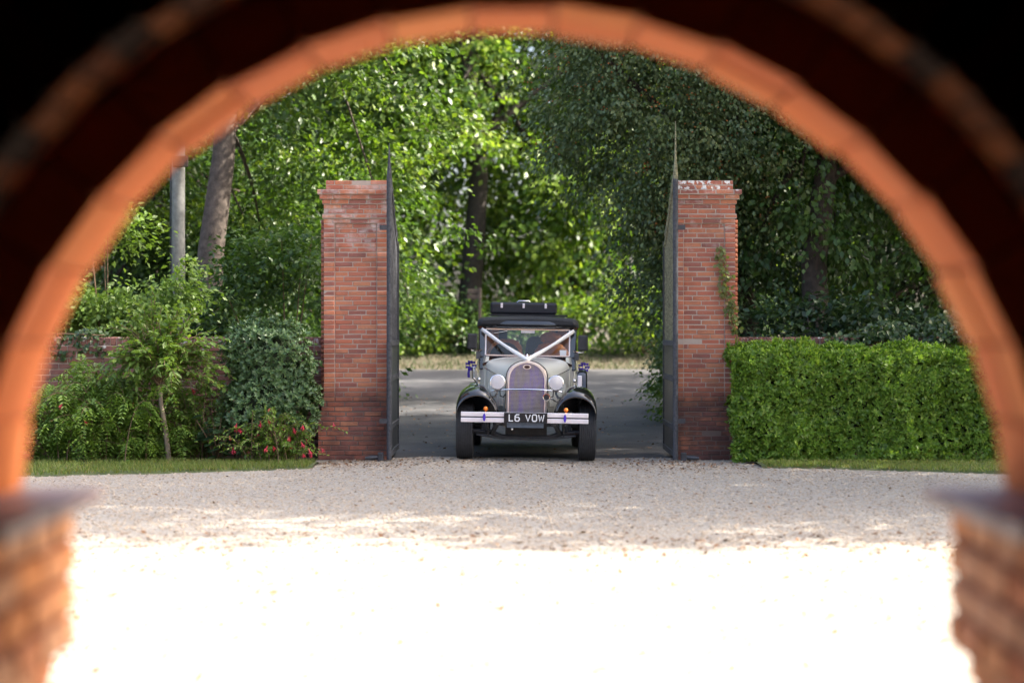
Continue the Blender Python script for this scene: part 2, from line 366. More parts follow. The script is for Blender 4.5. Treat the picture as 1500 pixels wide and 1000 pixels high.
def quads(name, P, size, m, label, cat, tilt=.35):
    n = len(P); a = RNG.uniform(0, 6.283, n)
    d = np.stack([np.cos(a), np.sin(a), RNG.normal(0, tilt, n)], 1); s = np.stack([-np.sin(a), np.cos(a), RNG.normal(0, tilt, n)], 1)
    V = np.stack([P-d*size[:,None]*.6, P+s*size[:,None]*.35, P+d*size[:,None]*.6, P-s*size[:,None]*.35], 1)
    V[:,:,2] = np.maximum(V[:,:,2], P[:,None,2]-.002)
    o = poly_mesh(name, V, 4, [(0,1,2,3)], m, RNG.random(n)); tag(o, label, cat, kind='stuff'); return o
n = 900
x = np.concatenate([RNG.normal(-2.0,.9,n), RNG.normal(2.4,.9,n), RNG.uniform(-7,7,900), RNG.uniform(-4,4,2600)]); y = np.concatenate([RNG.normal(24.3,.6,n), RNG.normal(24.2,.7,n), RNG.uniform(9.5,24.5,900), RNG.uniform(8.5,16,2600)])
k = (y < 25.2) & ~((np.abs(x) > 2.3) & (y > 24.3)); x, y = x[k], y[k]
quads('fallen_leaves', np.stack([x, y, gz(x,y)+.012], 1), RNG.uniform(.02,.05,len(x))*np.where(y < 16, 1.2, 1), M['litter'], 'small brown fallen leaves scattered over the gravel', 'leaves')
x = RNG.uniform(-3, 3.5, 700); y = RNG.uniform(26, 41, 700)
quads('fallen_leaves', np.stack([x, y, gz(x,y)+.004], 1), RNG.uniform(.03,.06,len(x)), M['litter'], 'dry leaves lying on the asphalt drive', 'leaves')
# loose stones
n = 26000; y = 13+12.3*RNG.random(n)**.8; x = RNG.uniform(-.27, .27, n)*y
k = ~((y > np.array([edgeL(v) for v in x])) & (x < -2.3)) & ~((y > np.array([edgeR(v) for v in x])) & (x > 2.9)); x, y = x[k], y[k]; n = len(x)
c = np.stack([x, y, gz(x,y)+.004], 1); r = RNG.uniform(.007, .018, n)
O = np.array([(1,0,0),(0,1,0),(-1,0,0),(0,-1,0),(0,0,.75),(0,0,-.5)])
V = c[:,None]+O[None]*r[:,None,None]*RNG.uniform(.7,1.3,(n,6,1))
tag(poly_mesh('loose_gravel', V, 6, [(0,1,4),(1,2,4),(2,3,4),(3,0,4)], M['stone'], RNG.random(n)), 'loose pale stones lying on the forecourt gravel', 'gravel', kind='stuff')

# ------------------------------------------------------------------ bricks
def chamfer_box(name, sx, sy, sz, c, j):
    V = []; idx = {}
    for a in (-1,1):
        for b in (-1,1):
            for d in (-1,1):
                for k in range(3):
                    q = [a*(sx/2-(0 if k == 0 else c)), b*(sy/2-(0 if k == 1 else c)), d*(sz/2-(0 if k == 2 else c))]
                    idx[(a,b,d,k)] = len(V); V.append([v+random.uniform(-j, j) for v in q])
    F = []
    for k in range(3):
        o1, o2 = [(1,2),(0,2),(0,1)][k]
        for s in (-1,1):
            q = []
            for (u, w) in ((-1,-1),(1,-1),(1,1),(-1,1)):
                t = [0,0,0]; t[k] = s; t[o1] = u; t[o2] = w; q.append(idx[(*t, k)])
            F.append(q)
    for k in range(3):
        o1, o2 = [(1,2),(0,2),(0,1)][k]
        for u in (-1,1):
            for w in (-1,1):
                q = []
                for s, kk in ((-1,o1),(1,o1),(1,o2),(-1,o2)):
                    t = [0,0,0]; t[k] = s; t[o1] = u; t[o2] = w; q.append(idx[(*t, kk)])
                F.append(q)
    for a in (-1,1):
        for b in (-1,1):
            for d in (-1,1): F.append([idx[(a,b,d,k)] for k in range(3)])
    import bmesh
    me = bpy.data.meshes.new(name); me.from_pydata(V, [], F)
    bm = bmesh.new(); bm.from_mesh(me); bmesh.ops.recalc_face_normals(bm, faces=bm.faces); bm.to_mesh(me); bm.free()
    return me
BS = {}
def brick_meshes(key, m):
    if key not in BS:
        BS[key] = []
        for i in range(6):
            me = chamfer_box('brick', 1*.215, .1, .065, .006, .0022); me.materials.append(m); BS[key].append(me)
    return BS[key]
def place_brick(parent, key, c, L, D, H, rz=0, name='brick', jit=1):
    o = bpy.data.objects.new(name, random.choice(BS[key])); col.objects.link(o); o.parent = parent
    o.location = (c[0], c[1]+random.gauss(0,.0018)*jit, c[2]+random.gauss(0,.0008)*jit)
    o.scale = (L/.215, D/.1, H/.065); o.rotation_euler = (0, random.gauss(0,.003)*jit, rz+random.gauss(0,.004)*jit); return o
def row(x0, x1, off, bl=.225, j=.01):
    """brick centres and lengths filling x0..x1"""
    out = []; x = x0-off*bl
    while x < x1-1e-4:
        a, b = max(x, x0), min(x+bl, x1)
        if b-a > .03: out.append(((a+b)/2, b-a-j))
        elif out: c, L = out[-1]; out[-1] = (c+(b-a)/2, L+(b-a))
        x += bl
    return out
def merged_boxes(name, items, m, parent):
    """items: (cx,cy,cz,sx,sy,sz)"""
    A = np.array(items); O = np.array([(-1,-1,-1),(1,-1,-1),(1,1,-1),(-1,1,-1),(-1,-1,1),(1,-1,1),(1,1,1),(-1,1,1)])/2
    V = A[:,None,:3]+O[None]*A[:,None,3:]+RNG.normal(0,.001,(len(A),8,3))
    o = poly_mesh(name, V, 8, [(0,3,2,1),(4,5,6,7),(0,1,5,4),(1,2,6,5),(2,3,7,6),(3,0,4,7)], m, RNG.random(len(A)), parent)
    o['kind'] = 'stuff'; return o

CH = .0605
def pillar(loc, key, label, side, W=.83, pa=-.272, pb=.255):
    root = empty('gate_pillar', loc); tag(root, label, 'gate pillar', 'brick pillars of the gateway')
    brick_meshes(key, M[key])
    rest = []; core = MB(); D = .83; NC = 58
    OUT = {56: -.025, 57: -.025, 55: .075, 54: .048, 53: .018, 50: .018, 11: .014, 10: .026, 9: .050}
    for k in range(NC):
        o = OUT.get(k, .066 if k < 9 else 0); z = (k+.5)*CH; yf = -o
        oi = min(o, .004)                      # the gate leaf folds back against the inner flank
        xl, xr = (-W/2-o, W/2+oi) if side < 0 else (-W/2-oi, W/2+o)
        off = (0, .5)[k % 2] if k % 4 < 2 else (.25, .75)[k % 2]
        panel = 12 <= k <= 48
        segs = [(xl, pa, 0), (pa, pb, .026), (pb, xr, 0)] if panel else [(xl, xr, 0)]
        hgt = CH-.0105 if k != 50 else CH-.022
        for (a, b, rec) in segs:
            for (c, L) in row(a, b, off if b-a > .3 else (0 if k % 2 else .34)):
                place_brick(root, key, (c, yf+rec+.05, z), L, .1, hgt, jit=1.4)
        for (xe, sx) in ((xl, 1), (xr, -1)):
            for (c, L) in row(.06-o, D-.06+o, off): rest.append((xe+sx*.05, c, z, .1, L, hgt))
        for (c, L) in row(xl, xr, off): rest.append(((c), D+o-.05, z, L, .1, hgt))
        ins = .006
        if panel:
            core.box(xl+ins, pa-.006, ins, .2, k*CH, (k+1)*CH); core.box(pb+.006, xr-ins, ins, .2, k*CH, (k+1)*CH)
            core.box(xl+ins+.001, xr-ins-.001, .026+ins, D-ins, k*CH, (k+1)*CH)
        else: core.box(xl+ins, xr-ins, yf+ins, D+o-ins, k*CH, (k+1)*CH-(.004 if k == NC-1 else 0))
    for k in range(11, 50): rest.append((side*(W/2+.022), .30, (k+.5)*CH, .05, .21, CH-.01))
    merged_boxes('side_brickwork', rest, M[key], root)
    core.build('mortar_core', M['mortarp'], root)
    return root
pillar((-1.955, 25.01, 0), 'brickL', 'tall red brick gate pillar with white-streaked top beside the flowering shrubs', -1)
pillar((2.432, 25.01, 0), 'brickR', 'tall red brick gate pillar with lichen-spotted cap beside the clipped hedge', 1, .755, -.275, .24)

CH = .0751
def garden_wall(x0, x1, ix0, ix1, kmin, label):
    root = empty('garden_wall', ((x0+x1)/2, 25.42, 0)); tag(root, label, 'garden wall'); cx = (x0+x1)/2
    brick_meshes('brickW', M['brickW']); rest = []; core = MB()
    for k in range(19):
        z = (k+.5)*CH; out = .02 if k == 18 else 0
        for (c, L) in row(x0, x1, .5*(k % 2)):
            if ix0 <= c <= ix1 and k >= kmin: place_brick(root, 'brickW', (c-cx, .05-out, z), L, .1, CH-.01)
            else: rest.append((c-cx, .05-out, z, L, .1, CH-.01))
            rest.append((c-cx, .28, z, L, .1, CH-.01))
        core.box(x0-cx+.005, x1-cx-.005, .012-out, .318, k*CH, (k+1)*CH)
    z = 19*CH+.055
    for (c, L) in row(x0, x1, 0, .0765, .010):
        if ix0 <= c <= ix1: place_brick(root, 'brickW', (c-cx, .165, z), L, .36, .105, name='coping_brick')
        else: rest.append((c-cx, .165, z, L, .36, .105))
    core.box(x0-cx+.005, x1-cx-.005, .0, .33, 19*CH, 19*CH+.095)
    merged_boxes('wall_brickwork', rest, M['brickW'], root); core.build('mortar_core', M['mortar'], root)
garden_wall(-14, -2.42, -6.4, -2.42, 12, 'low brick garden wall with brick-on-edge coping behind the flowering shrubs')
garden_wall(2.86, 14, 2.86, 5.6, 15, 'low brick garden wall behind the clipped hedge, partly under ivy')

# ------------------------------------------------------------------ porch arch (the camera stands inside)
CZ = 1.168; R1 = 1.213; R2 = 1.36
porch = empty('brick_porch', (0, 4.4, 0)); tag(porch, 'orange brick porch arch in dark shade framing the gateway view', 'porch')
def vous(name, R, T, a0, a1, y0, y1, m, jit=.004):
    g = .0045/R; b = MB(); r0 = R+random.uniform(-jit, jit)
    vs = []
    for y in (y0, y1):
        for (r, a) in ((r0, a0+g), (r0, a1-g), (R+T, a1-g), (R+T, a0+g)): vs.append((r*math.cos(a), y-4.4, CZ+r*math.sin(a)))
    b.add(vs, [(0,1,2,3),(4,7,6,5),(0,4,5,1),(1,5,6,2),(2,6,7,3),(3,7,4,0)])
    return b.build(name, m, porch, bevel=.004)
def ringcore(name, R, T, y0, y1, m, n=60, a0=-.05):
    b = MB(); rings = []
    for i in range(n+1):
        a = a0+(math.pi-2*a0)*i/n
        rings.append([(R*math.cos(a), y0-4.4, CZ+R*math.sin(a)), ((R+T)*math.cos(a), y0-4.4, CZ+(R+T)*math.sin(a)), ((R+T)*math.cos(a), y1-4.4, CZ+(R+T)*math.sin(a)), (R*math.cos(a), y1-4.4, CZ+R*math.sin(a))])
    b.loft(rings); return b.build(name, m, porch)
A0 = .06; NV = 19
for i in range(NV):
    a0 = A0+(math.pi-2*A0)*i/NV; a1 = A0+(math.pi-2*A0)*(i+1)/NV
    ym = 4.69
    vous('voussoir', R1, .16, a0, a1, 4.48, ym-.005, M['brickA'], .006); vous('voussoir', R1, .16, a0, a1, ym+.005, 4.9, M['brickA'], .006)
ringcore('mortar_ring', R1+.014, .14, 4.486, 4.895, M['mortard'])
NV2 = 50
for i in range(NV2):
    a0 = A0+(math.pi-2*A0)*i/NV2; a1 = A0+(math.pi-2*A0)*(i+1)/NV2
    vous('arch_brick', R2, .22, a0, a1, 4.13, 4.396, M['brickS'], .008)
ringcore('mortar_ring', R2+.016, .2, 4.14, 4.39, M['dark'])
def holed(name, y0, y1, R, xw, zt, zb, m):
    b = MB(); n = 48; rings = []
    for i in range(n+1):
        a = math.pi*i/n; c, s = math.cos(a), math.sin(a)
        t = min(xw/abs(c) if abs(c) > 1e-6 else 1e9, (zt-CZ)/s if s > 1e-6 else 1e9)
        rings.append([(R*c, y0-4.4, CZ+R*s), (t*c, y0-4.4, CZ+t*s), (t*c, y1-4.4, CZ+t*s), (R*c, y1-4.4, CZ+R*s)])
    b.loft(rings)
    for s in (-1, 1):
        xa, xb = sorted((s*R, s*xw)); b.box(xa, xb, y0-4.4, y1-4.4, zb, CZ)
    return b.build(name, m, porch)
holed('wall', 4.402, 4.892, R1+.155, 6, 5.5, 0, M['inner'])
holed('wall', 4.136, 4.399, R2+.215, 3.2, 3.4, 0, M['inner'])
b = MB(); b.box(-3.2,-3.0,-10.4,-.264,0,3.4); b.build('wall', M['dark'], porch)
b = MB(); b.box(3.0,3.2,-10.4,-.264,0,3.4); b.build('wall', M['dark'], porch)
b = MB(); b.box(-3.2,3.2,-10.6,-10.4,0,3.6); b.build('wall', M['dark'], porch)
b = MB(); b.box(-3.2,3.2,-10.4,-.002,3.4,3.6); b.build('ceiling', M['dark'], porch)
b = MB(); b.box(-3.2,3.2,-10.4,.56,-.2,.004); b.build('floor', M['quarry'], porch)
brick_meshes('brickP', M['brickP'])
PH = .0885
for s in (-1, 1):
    core = MB(); xs = sorted
    for k in range(14):
        z1 = 1.225-k*PH; z0 = z1-PH
        if z0 < -.02: break
        jx = 1.072 if k < 4 else 1.122
        bw = .24
        for (c, L) in row(3.96, 4.9, .5*(k % 2), bw):
            place_brick(porch, 'brickP', (s*(jx+.11+random.uniform(-.002,.002)), c-4.4, (z0+z1)/2), L, .22, PH-.017, rz=math.pi/2, name='pier_brick', jit=2)
        a, bb = sorted((s*(jx+.014), s*1.75)); core.box(a, bb, 3.975-4.4, 4.885-4.4, max(0, z0), z1)
    core.build('pier_core', M['pierm'], porch)
    for i in range(4):
        a, bb = sorted((s*(1.012+random.uniform(-.006,.006)), s*1.75)); y0 = 3.93+i*.25; t = MB(); t.box(a, bb, y0+.003-4.4, y0+.245-4.4, 1.2255, 1.262); t.build('ledge_tile', M['tile'], porch, bevel=.006)

# ------------------------------------------------------------------ iron gates
def gate(hinge, y0, y1, label, s, body):
    """leaf stands open along +y; top sweeps up towards the hinge stile at y0"""
    root = empty('iron_gate', (hinge, y0, 0)); tag(root, label, 'gate', 'open gate leaves'); Lg = y1-y0
    top = lambda t: 3.50-0.15*t-.55*math.sin(math.pi*min(1, t*1.05)*.5)**2
    b = MB(); b.tube([(0,0,.02),(0,0,3.5)], .034, 12); b.build('hinge_stile', M['ironw'], root, True)
    b = MB(); b.tube([(0,0,3.5),(0,0,3.62),(0,0,3.72),(0,0,3.945 if s < 0 else 4.215)], [.034,.026,.016,.004], 8); b.build('finial', M['ironw'] if s < 0 else M['ironl'], root, True)
    b = MB(); b.box(-.028,.028,Lg-.06,Lg,.05,top(1)); b.build('meeting_stile', M['iron'], root, bevel=.004)
    for z in (.09, .42, 1.02, 1.46):
        b = MB(); b.box(-.03,.03,.02,Lg-.02,z-.035,z+.035); b.build('rail', M['ironw'], root, bevel=.004)
    b = MB(); b.box(-.012,.012,.02,Lg-.03,.07,1.46); b.build('lower_panel', M['iron'], root)
    nb = 17
    for i in range(1, nb):
        t = i/nb; y = Lg*t; zt = top(t)+(.12 if i % 2 else 0)
        b = MB(); b.tube([(0,y,1.46),(0,y,zt-.1)], .011, 6); b.tube([(0,y,zt-.1),(0,y,zt-.06),(0,y,zt+.06)], [.012,.026,.002], 6); b.build('bar', body, root, True)
    pts = [(0, Lg*i/16, top(i/16)-.06) for i in range(17)]
    b = MB(); b.tube(pts, .028, 8); b.build('top_rail', body, root, True)
    b = MB()
    for i in range(1, 16, 2):
        y = Lg*i/16; z = top(i/16); c = [(0.0, y+.05*math.cos(a)*(1-a/9), z+.09+.05*math.sin(a)*(1-a/9)) for a in [k*.5 for k in range(12)]]
        b.tube(c, .009, 5)
    b.build('scrollwork', body, root, True)
    if s < 0: pass
    for z in (.5, 2.9):
        b = MB(); b.box(min(0, s*.12), max(0, s*.12), -.02, .02, z-.03, z+.03); b.build('hinge', M['iron'], root)
    return root
gate(-1.525, 24.74, 26.42, 'open black iron gate leaf against the white-streaked pillar', -1, M['ironw'])
gate(2.028, 24.70, 26.42, 'open iron gate leaf with lichened top against the lichen-capped pillar', 1, M['ironl'])
def gstop(x, y, label, s):
    root = empty('gate_stop', (x, y, gzf(x, y))); tag(root, label, 'gate stop', 'iron gate stops')
    b = MB(); b.box(-.035,.035,-.04,.04,-.03,.11); b.build('post', M['iron'], root, bevel=.008)
    b = MB(); b.tube([(0,0,.05),(s*.11,-.02,.045),(s*.19,-.03,.04)], [.022,.03,.02], 8); b.build('weight', M['iron'], root, True)
gstop(-1.63, 24.72, 'small iron gate stop at the foot of the white-streaked pillar', -1)
gstop(2.13, 24.72, 'small iron gate stop at the foot of the lichen-capped pillar', 1)

# ------------------------------------------------------------------ vegetation builders
def unit(a): return a/np.maximum(np.linalg.norm(a, axis=-1, keepdims=True), 1e-9)
class LF:
    def __init__(s): s.P=[]; s.D=[]; s.N=[]; s.S=[]; s.A=[]
    def add(s, P, D, N, S, A=None):
        s.P.append(P); s.D.append(unit(D)); s.N.append(N); s.S.append(S); s.A.append(RNG.random(len(P)) if A is None else A)
    def arr(s):
        P, D, N, S = (np.concatenate(q) for q in (s.P, s.D, s.N, s.S))
        sd = unit(np.cross(D, N)); N = np.cross(sd, D); return P, D, N, S, sd
    def build(s, name, m, parent=None, W=.5, oval=False, keep=None):
        P, D, N, S, sd = s.arr(); A = np.clip(np.concatenate(s.A), .01, .999)
        if keep is not None:
            k = keep(P); P, D, N, S, sd, A = P[k], D[k], N[k], S[k], sd[k], A[k]
        S_ = S[:,None]
        if oval:
            V = np.stack([P, P+D*S_*.3+sd*S_*W*.45+N*S_*.05, P+D*S_*.68+sd*S_*W*.4+N*S_*.03, P+D*S_-N*S_*.08,
                          P+D*S_*.68-sd*S_*W*.4+N*S_*.03, P+D*S_*.3-sd*S_*W*.45+N*S_*.05], 1)
            return poly_mesh(name, V, 6, [(0,1,2,3),(0,3,4,5)], m, A, parent)
        V = np.stack([P, P+D*S_*.45+sd*S_*W*.5+N*S_*.07, P+D*S_, P+D*S_*.45-sd*S_*W*.5+N*S_*.07], 1)
        return poly_mesh(name, V, 4, [(0,1,2),(0,2,3)], m, A, parent)
def vnoise(P, s, seed=0):
    r = np.random.default_rng(seed); out = np.zeros(len(P))
    for i in range(6):
        k = r.normal(0, 1, 3)*s*(1+.5*i); out += np.sin(P@k+r.uniform(0, 6.28))/(1+.4*i)
    return out
def crown_clumps(ells, n, rng, shell=.45, gap=.35, seed=0, zmin=None):
    vol = np.array([e[1][0]*e[1][1]*e[1][2] for e in ells]); w = vol/vol.sum()
    m = int(n*2.2); ch = rng.choice(len(ells), m, p=w)
    d = unit(rng.normal(0, 1, (m,3))); r = rng.random(m)**shell
    C = np.array([e[0] for e in ells])[ch]; R = np.array([e[1] for e in ells])[ch]
    P = C+d*R*r[:,None]; k = vnoise(P, .95, seed) > -gap
    if zmin is not None: k &= P[:,2] > zmin
    return P[k][:n], d[k][:n]
def clump_leaves(lf, P, d, per, rad, size, rng, droop=.35, flat=.5, up=.9):
    n = len(P); c = np.repeat(P, per, 0); o = np.repeat(d, per, 0)
    rr = np.repeat(rng.uniform(.6, 1.3, n)*rad, per)[:,None]
    g = rng.normal(0, .55, (n*per,3)); g[:,2] *= flat
    rad_xy = np.linalg.norm(g[:,:2], axis=1); g[:,2] -= droop*rad_xy**1.5
    Q = c+g*rr
    D = unit(g*[1,1,.4])*.8+o*.4+rng.normal(0, .5, (n*per,3))+[0,0,-droop]
    N = rng.normal(0, .55, (n*per,3))+[0,0,up]+o*.45
    A = np.repeat(rng.beta(1.1, 1.3, n), per)*.8+rng.random(n*per)*.25-.03
    lf.add(Q, D, N, size*rng.uniform(.55, 1.3, n*per), A)
def limbs(b, root, top, targets, r0, rng, n=7):
    root = Vector(root); top = Vector(top)
    for t in targets:
        t = Vector(t); s = rng.uniform(.35, .95); a = root.lerp(top, s); mid = a.lerp(t, .5)+Vector((rng.normal(0,.25), rng.normal(0,.25), rng.uniform(.0,.5)))
        pts = []
        for i in range(n):
            u = i/(n-1); pts.append(a*(1-u)**2+mid*2*u*(1-u)+t*u*u)
        rr = r0*(1-.6*s)*rng.uniform(.3, .6); b.tube(pts, [rr*(1-.9*i/(n-1))+.006 for i in range(n)], 5)
def trunk_pts(base, top, wob, rng, n=9):
    base, top = Vector(base), Vector(top); out = []
    for i in range(n):
        t = i/(n-1); q = base.lerp(top, t); out.append(q+Vector((rng.normal(0, wob), rng.normal(0, wob), 0))*(0 if i in (0,) else 1))
    return out
def tree(name, label, base, top, r, ells, ncl, per, rad, size, m, bark, seed, group=None, shell=.45, gap=.35, droop=.35, nl=26, keep=None, W=.62, zmin=None, cat='tree', cln='crown', flat=.5, wob=.06, lr=1.0):
    rng = np.random.default_rng(seed); b0 = Vector(base); root = empty(name, base); tag(root, label, cat, group)
    P, d = crown_clumps(ells, ncl, rng, shell, gap, seed, zmin)
    if keep is not None: k = keep(P); P, d = P[k], d[k]
    b = MB(); tp = trunk_pts((0,0,-.1), Vector(top)-b0, wob, rng)
    n = len(tp); b.tube(tp, [r*(1.25 if i == 0 else 1-.75*i/(n-1)) for i in range(n)], 14)
    idx = rng.choice(len(P), min(nl, len(P)), replace=False)
    limbs(b, (0,0,0), Vector(top)-b0, [Vector(P[i])-b0 for i in idx], r*lr, rng)
    b.build('trunk', M[bark], root, True)
    lf = LF(); clump_leaves(lf, P-np.array(b0), d, per, rad, size, rng, droop, flat)
    o = lf.build(cln, M[m], root, W, keep=(lambda Q: keep(Q+np.array(b0))) if keep is not None else None)
    return root
G = lambda x, y: (x, y, gzf(x, y)-.03)

# --- trees on the near side of the lane
tree('leaning_tree', 'tall tree with leaning pale bare trunk beside the grey pole', G(-5.22, 33), (-4.15, 33.6, 12), .27,
     [((-4.2,35.5,9.5),(5,3.5,6)), ((-2.6,35,4.9),(2.3,1.9,3.2)), ((-4.0,37,3.8),(2.2,2,3)), ((-7,36.5,5),(3,2,4.5))], 760, 85, .68, .13, 'lf_lime', 'barkm', 11, shell=.5, gap=-.05, flat=.32, lr=.45)
haw = tree('hawthorn_tree', 'dense blue-green tree with orange berries overhanging the drive behind the lichen-capped pillar', G(4.0, 32.2), (3.2, 31.6, 9.5), .2,
     [((2.7,31,6.6),(2.75,2.2,3.9)), ((1.5,30.8,6.4),(1.75,1.6,2.3)), ((2.9,32,3.9),(1.5,1.4,2.6)), ((2.1,30.6,4.5),(1.1,1.0,1.3)), ((2.75,31,2.9),(.6,.8,1.5))], 1350, 95, .38, .074, 'lf_haw', 'barkd', 12, shell=.4, gap=.55, droop=.8)
_r = np.random.default_rng(121); _P, _d = crown_clumps([((2.7,31,6.6),(2.75,2.2,3.9)), ((1.5,30.8,6.4),(1.75,1.6,2.3))], 420, _r, .25, .3, 12)
_P = np.repeat(_P[_P[:,1] < 31.2], 7, 0); _P = _P+_r.normal(0, .10, _P.shape)-np.array(haw.location); _r2 = _r.uniform(.010, .017, len(_P))
_O = np.array([(1,0,0),(0,1,0),(-1,0,0),(0,-1,0),(0,0,1),(0,0,-1)])
poly_mesh('berries', _P[:,None]+_O[None]*_r2[:,None,None], 6, [(0,1,4),(1,2,4),(2,3,4),(3,0,4),(1,0,5),(2,1,5),(3,2,5),(0,3,5)], M['berry'], _r.random(len(_P)), haw)['kind'] = 'stuff'
tree('broadleaf_tree', 'dark shady broadleaf tree with dim trunk standing behind the clipped hedge', G(4.6, 30.2), (5.2, 31, 11), .24,
     [((6.3,31.5,6.6),(3.4,2.4,5)), ((4.6,30.8,4.2),(1.5,1.2,2.2)), ((7.6,30.6,3.6),(2,1.2,2.4))], 620, 90, .55, .12, 'lf_mid', 'barkd', 13, shell=.4, gap=.15, droop=.8, flat=.35)
# --- tall trees past the end of the hedge: they shade the gates and half the forecourt
def shade_keep(P):
    # crowns cut off to shape the shadow edge: their house-side face stands at about y = 15
    return P[:,1] > 14.55+.25*np.sin(P[:,2]*.9)+.2*np.sin(P[:,2]*2.3+P[:,0])
tree('lime_tree', 'tall lime tree with a straight trunk beyond the hedge end', G(12.6, 21.2), (12.8, 21.3, 17), .38,
     [((12.4,20.6,12.5),(4.6,6.8,8.5)), ((12.8,19.2,8),(4.2,5.2,5.5))], 2000, 40, .8, .2, 'lf_lime', 'bark', 14, keep=shade_keep, group='tall trees past the hedge', shell=.6, gap=.42)
tree('lime_tree', 'tall lime tree beside the wall past the hedge', G(13.5, 30.5), (13.4, 30.2, 18), .38,
     [((13.2,29.5,12.5),(5,6,9))], 1100, 36, .85, .22, 'lf_lime', 'bark', 15, group='tall trees past the hedge', shell=.55, gap=.0)
tree('beech_tree', 'tall beech tree behind the wall near the lane', G(12.5, 39.5), (12.5, 39, 14), .34,
     [((12.6,41,9.5),(4.5,5.5,7)), ((12,50,12),(3.6,4.2,4.6))], 1300, 36, .85, .22, 'lf_mid', 'bark', 16, shell=.5, gap=.3)  # second crown lobe is added over the lane to cast flecked shade
tree('yew_tree', 'sombre dark yew filling the shade behind the broadleaf tree', G(8.2, 36), (8.2, 36, 6), .3,
     [((7.6,35.5,3.0),(3.6,1.6,3.4)), ((5.2,35,2.6),(1.8,1.2,2.8)), ((11,34,3.5),(3,1.6,3.8))], 900, 44, .5, .12, 'lf_dark', 'barkd', 19, shell=.5, gap=.6)
tree('holly_tree', 'thick green holly behind the laurel and leaning trunk', G(-6.8, 38.5), (-6.8, 38.5, 6), .2,
     [((-6.8,38.5,3),(3.5,1.5,3.4)), ((-3.2,40,2.6),(1.6,1.2,2.8))], 800, 44, .5, .12, 'lf_mid', 'barkd', 18, shell=.5, gap=.5)
# --- across the lane
tree('sycamore_tree', 'sunlit spreading tree with dark trunk across the lane facing the gateway', G(-1.05, 59.3), (-1.1, 59.5, 15), .38,
     [((-.6,61,9.5),(6.5,3.2,8)), ((-3.0,58.8,4.6),(2.6,1.4,2.2)), ((2.0,58.8,5.6),(2.8,1.4,2.6)), ((-1,58,7),(2.4,.8,2.6))], 800, 62, .85, .22, 'lf_far', 'barkx', 17, shell=.55, gap=-.1, droop=.6, wob=.1, flat=.3)
far = [('ash_tree','slender ash tree across the lane between the old oak and the sunlit spreading tree',(-8.5,61),8,(4.2,3,6.5),'lf_mid',20),
       ('maple_tree','bushy maple across the lane behind the hawthorn',(6.8,63),7.5,(4.5,3,7),'lf_far',21),
       ('chestnut_tree','heavy chestnut tree deep behind the sunlit spreading tree',(2.2,68),10,(5.5,3.5,9.5),'lf_mid',22),
       ('oak_tree','old oak across the lane behind the leaning tree',(-14.5,63),9,(5,4,8.5),'lf_lime',23),
       ('elm_tree','round-topped elm across the lane behind the dark broadleaf tree',(14.5,66),9,(5.5,4,8.5),'lf_mid',24),
       ('poplar_tree','tall poplar far behind the ash tree',(-5.2,70),11,(4.5,3.5,10.5),'lf_lime',25)]
for nm, lb, (x, y), zc, R, m, sd in far:
    tree(nm, lb, G(x, y), (x, y, zc+2), .3, [((x, y, zc), R)], 430, 50, 1.0, .26, m, 'barkd', sd, group='trees across the lane', shell=.5, gap=.1, flat=.35)
# distant wood closing the view
rng = np.random.default_rng(40); lf = LF(); n = 2600
P = np.stack([rng.uniform(-34, 34, n), rng.uniform(76, 84, n), rng.random(n)**.8*22], 1); P[:,2] += gz(P[:,0], P[:,1])
clump_leaves(lf, P, np.tile([[0,-1,.3]], (n,1)), 24, 1.3, .5, rng)
tag(lf.build('distant_wood', M['lf_mid'], None, .6), 'distant mass of green woodland closing the view', 'wood', kind='stuff')

# --- shrubs
def dome(name, label, base, ells, ncl, per, rad, size, m, seed, cat='shrub', group=None, W=.55, shell=.3, gap=.5, droop=.3, oval=False):
    rng = np.random.default_rng(seed); b0 = Vector(base); root = empty(name, base); tag(root, label, cat, group)
    P, d = crown_clumps(ells, ncl, rng, shell, gap, seed, base[2]+.03)
    b = MB()
    for i in rng.choice(len(P), min(16, len(P)), replace=False):
        t = Vector(P[i])-b0; a = Vector((rng.normal(0,.06), rng.normal(0,.05), -.05)); mid = a.lerp(t, .5)+Vector((0,0,.1)); b.tube([a, mid, t], [.02,.014,.005], 5)
    b.build('stem', M['twig'], root, True)
    lf = LF(); clump_leaves(lf, P-np.array(b0), d, per, rad, size, rng, droop, .6)
    lf.build('foliage', M[m], root, W, oval, keep=lambda Q: Q[:,2] > .0); return root
fs = [(-9.5,'wide sunny bush on the bank across the lane under the oak',1.6,'lf_far'),(-6.3,'dark bush on the bank across the lane, beside the wide sunny one',1.3,'lf_mid'),
      (-3.4,'pale bright bush on the bank seen past the iron gate with white-streaked pillar',1.7,'lf_far'),(-.9,'low dark bush on the bank behind the signpost',1.2,'lf_mid'),
      (1.6,'low sunny bush on the bank behind the car roof',1.15,'lf_far'),(3.9,'yellow-green bush on the bank beyond the drive under the maple',1.75,'lf_far'),
      (6.4,'mid green bush on the bank behind the hawthorn',1.5,'lf_mid'),(9.2,'large sunny bush on the bank under the elm',1.8,'lf_far')]
for i, (x, lb, h, m) in enumerate(fs):
    y = 58+.5*math.sin(i*2.1); z = gzf(x, y)
    dome('bank_bush', lb, (x, y, z), [((x, y, z+h*.55), (1.75, 1.1, h*.85))], 150, 34, .4, .14, m, 50+i, group='bushes on the bank across the lane', shell=.4)
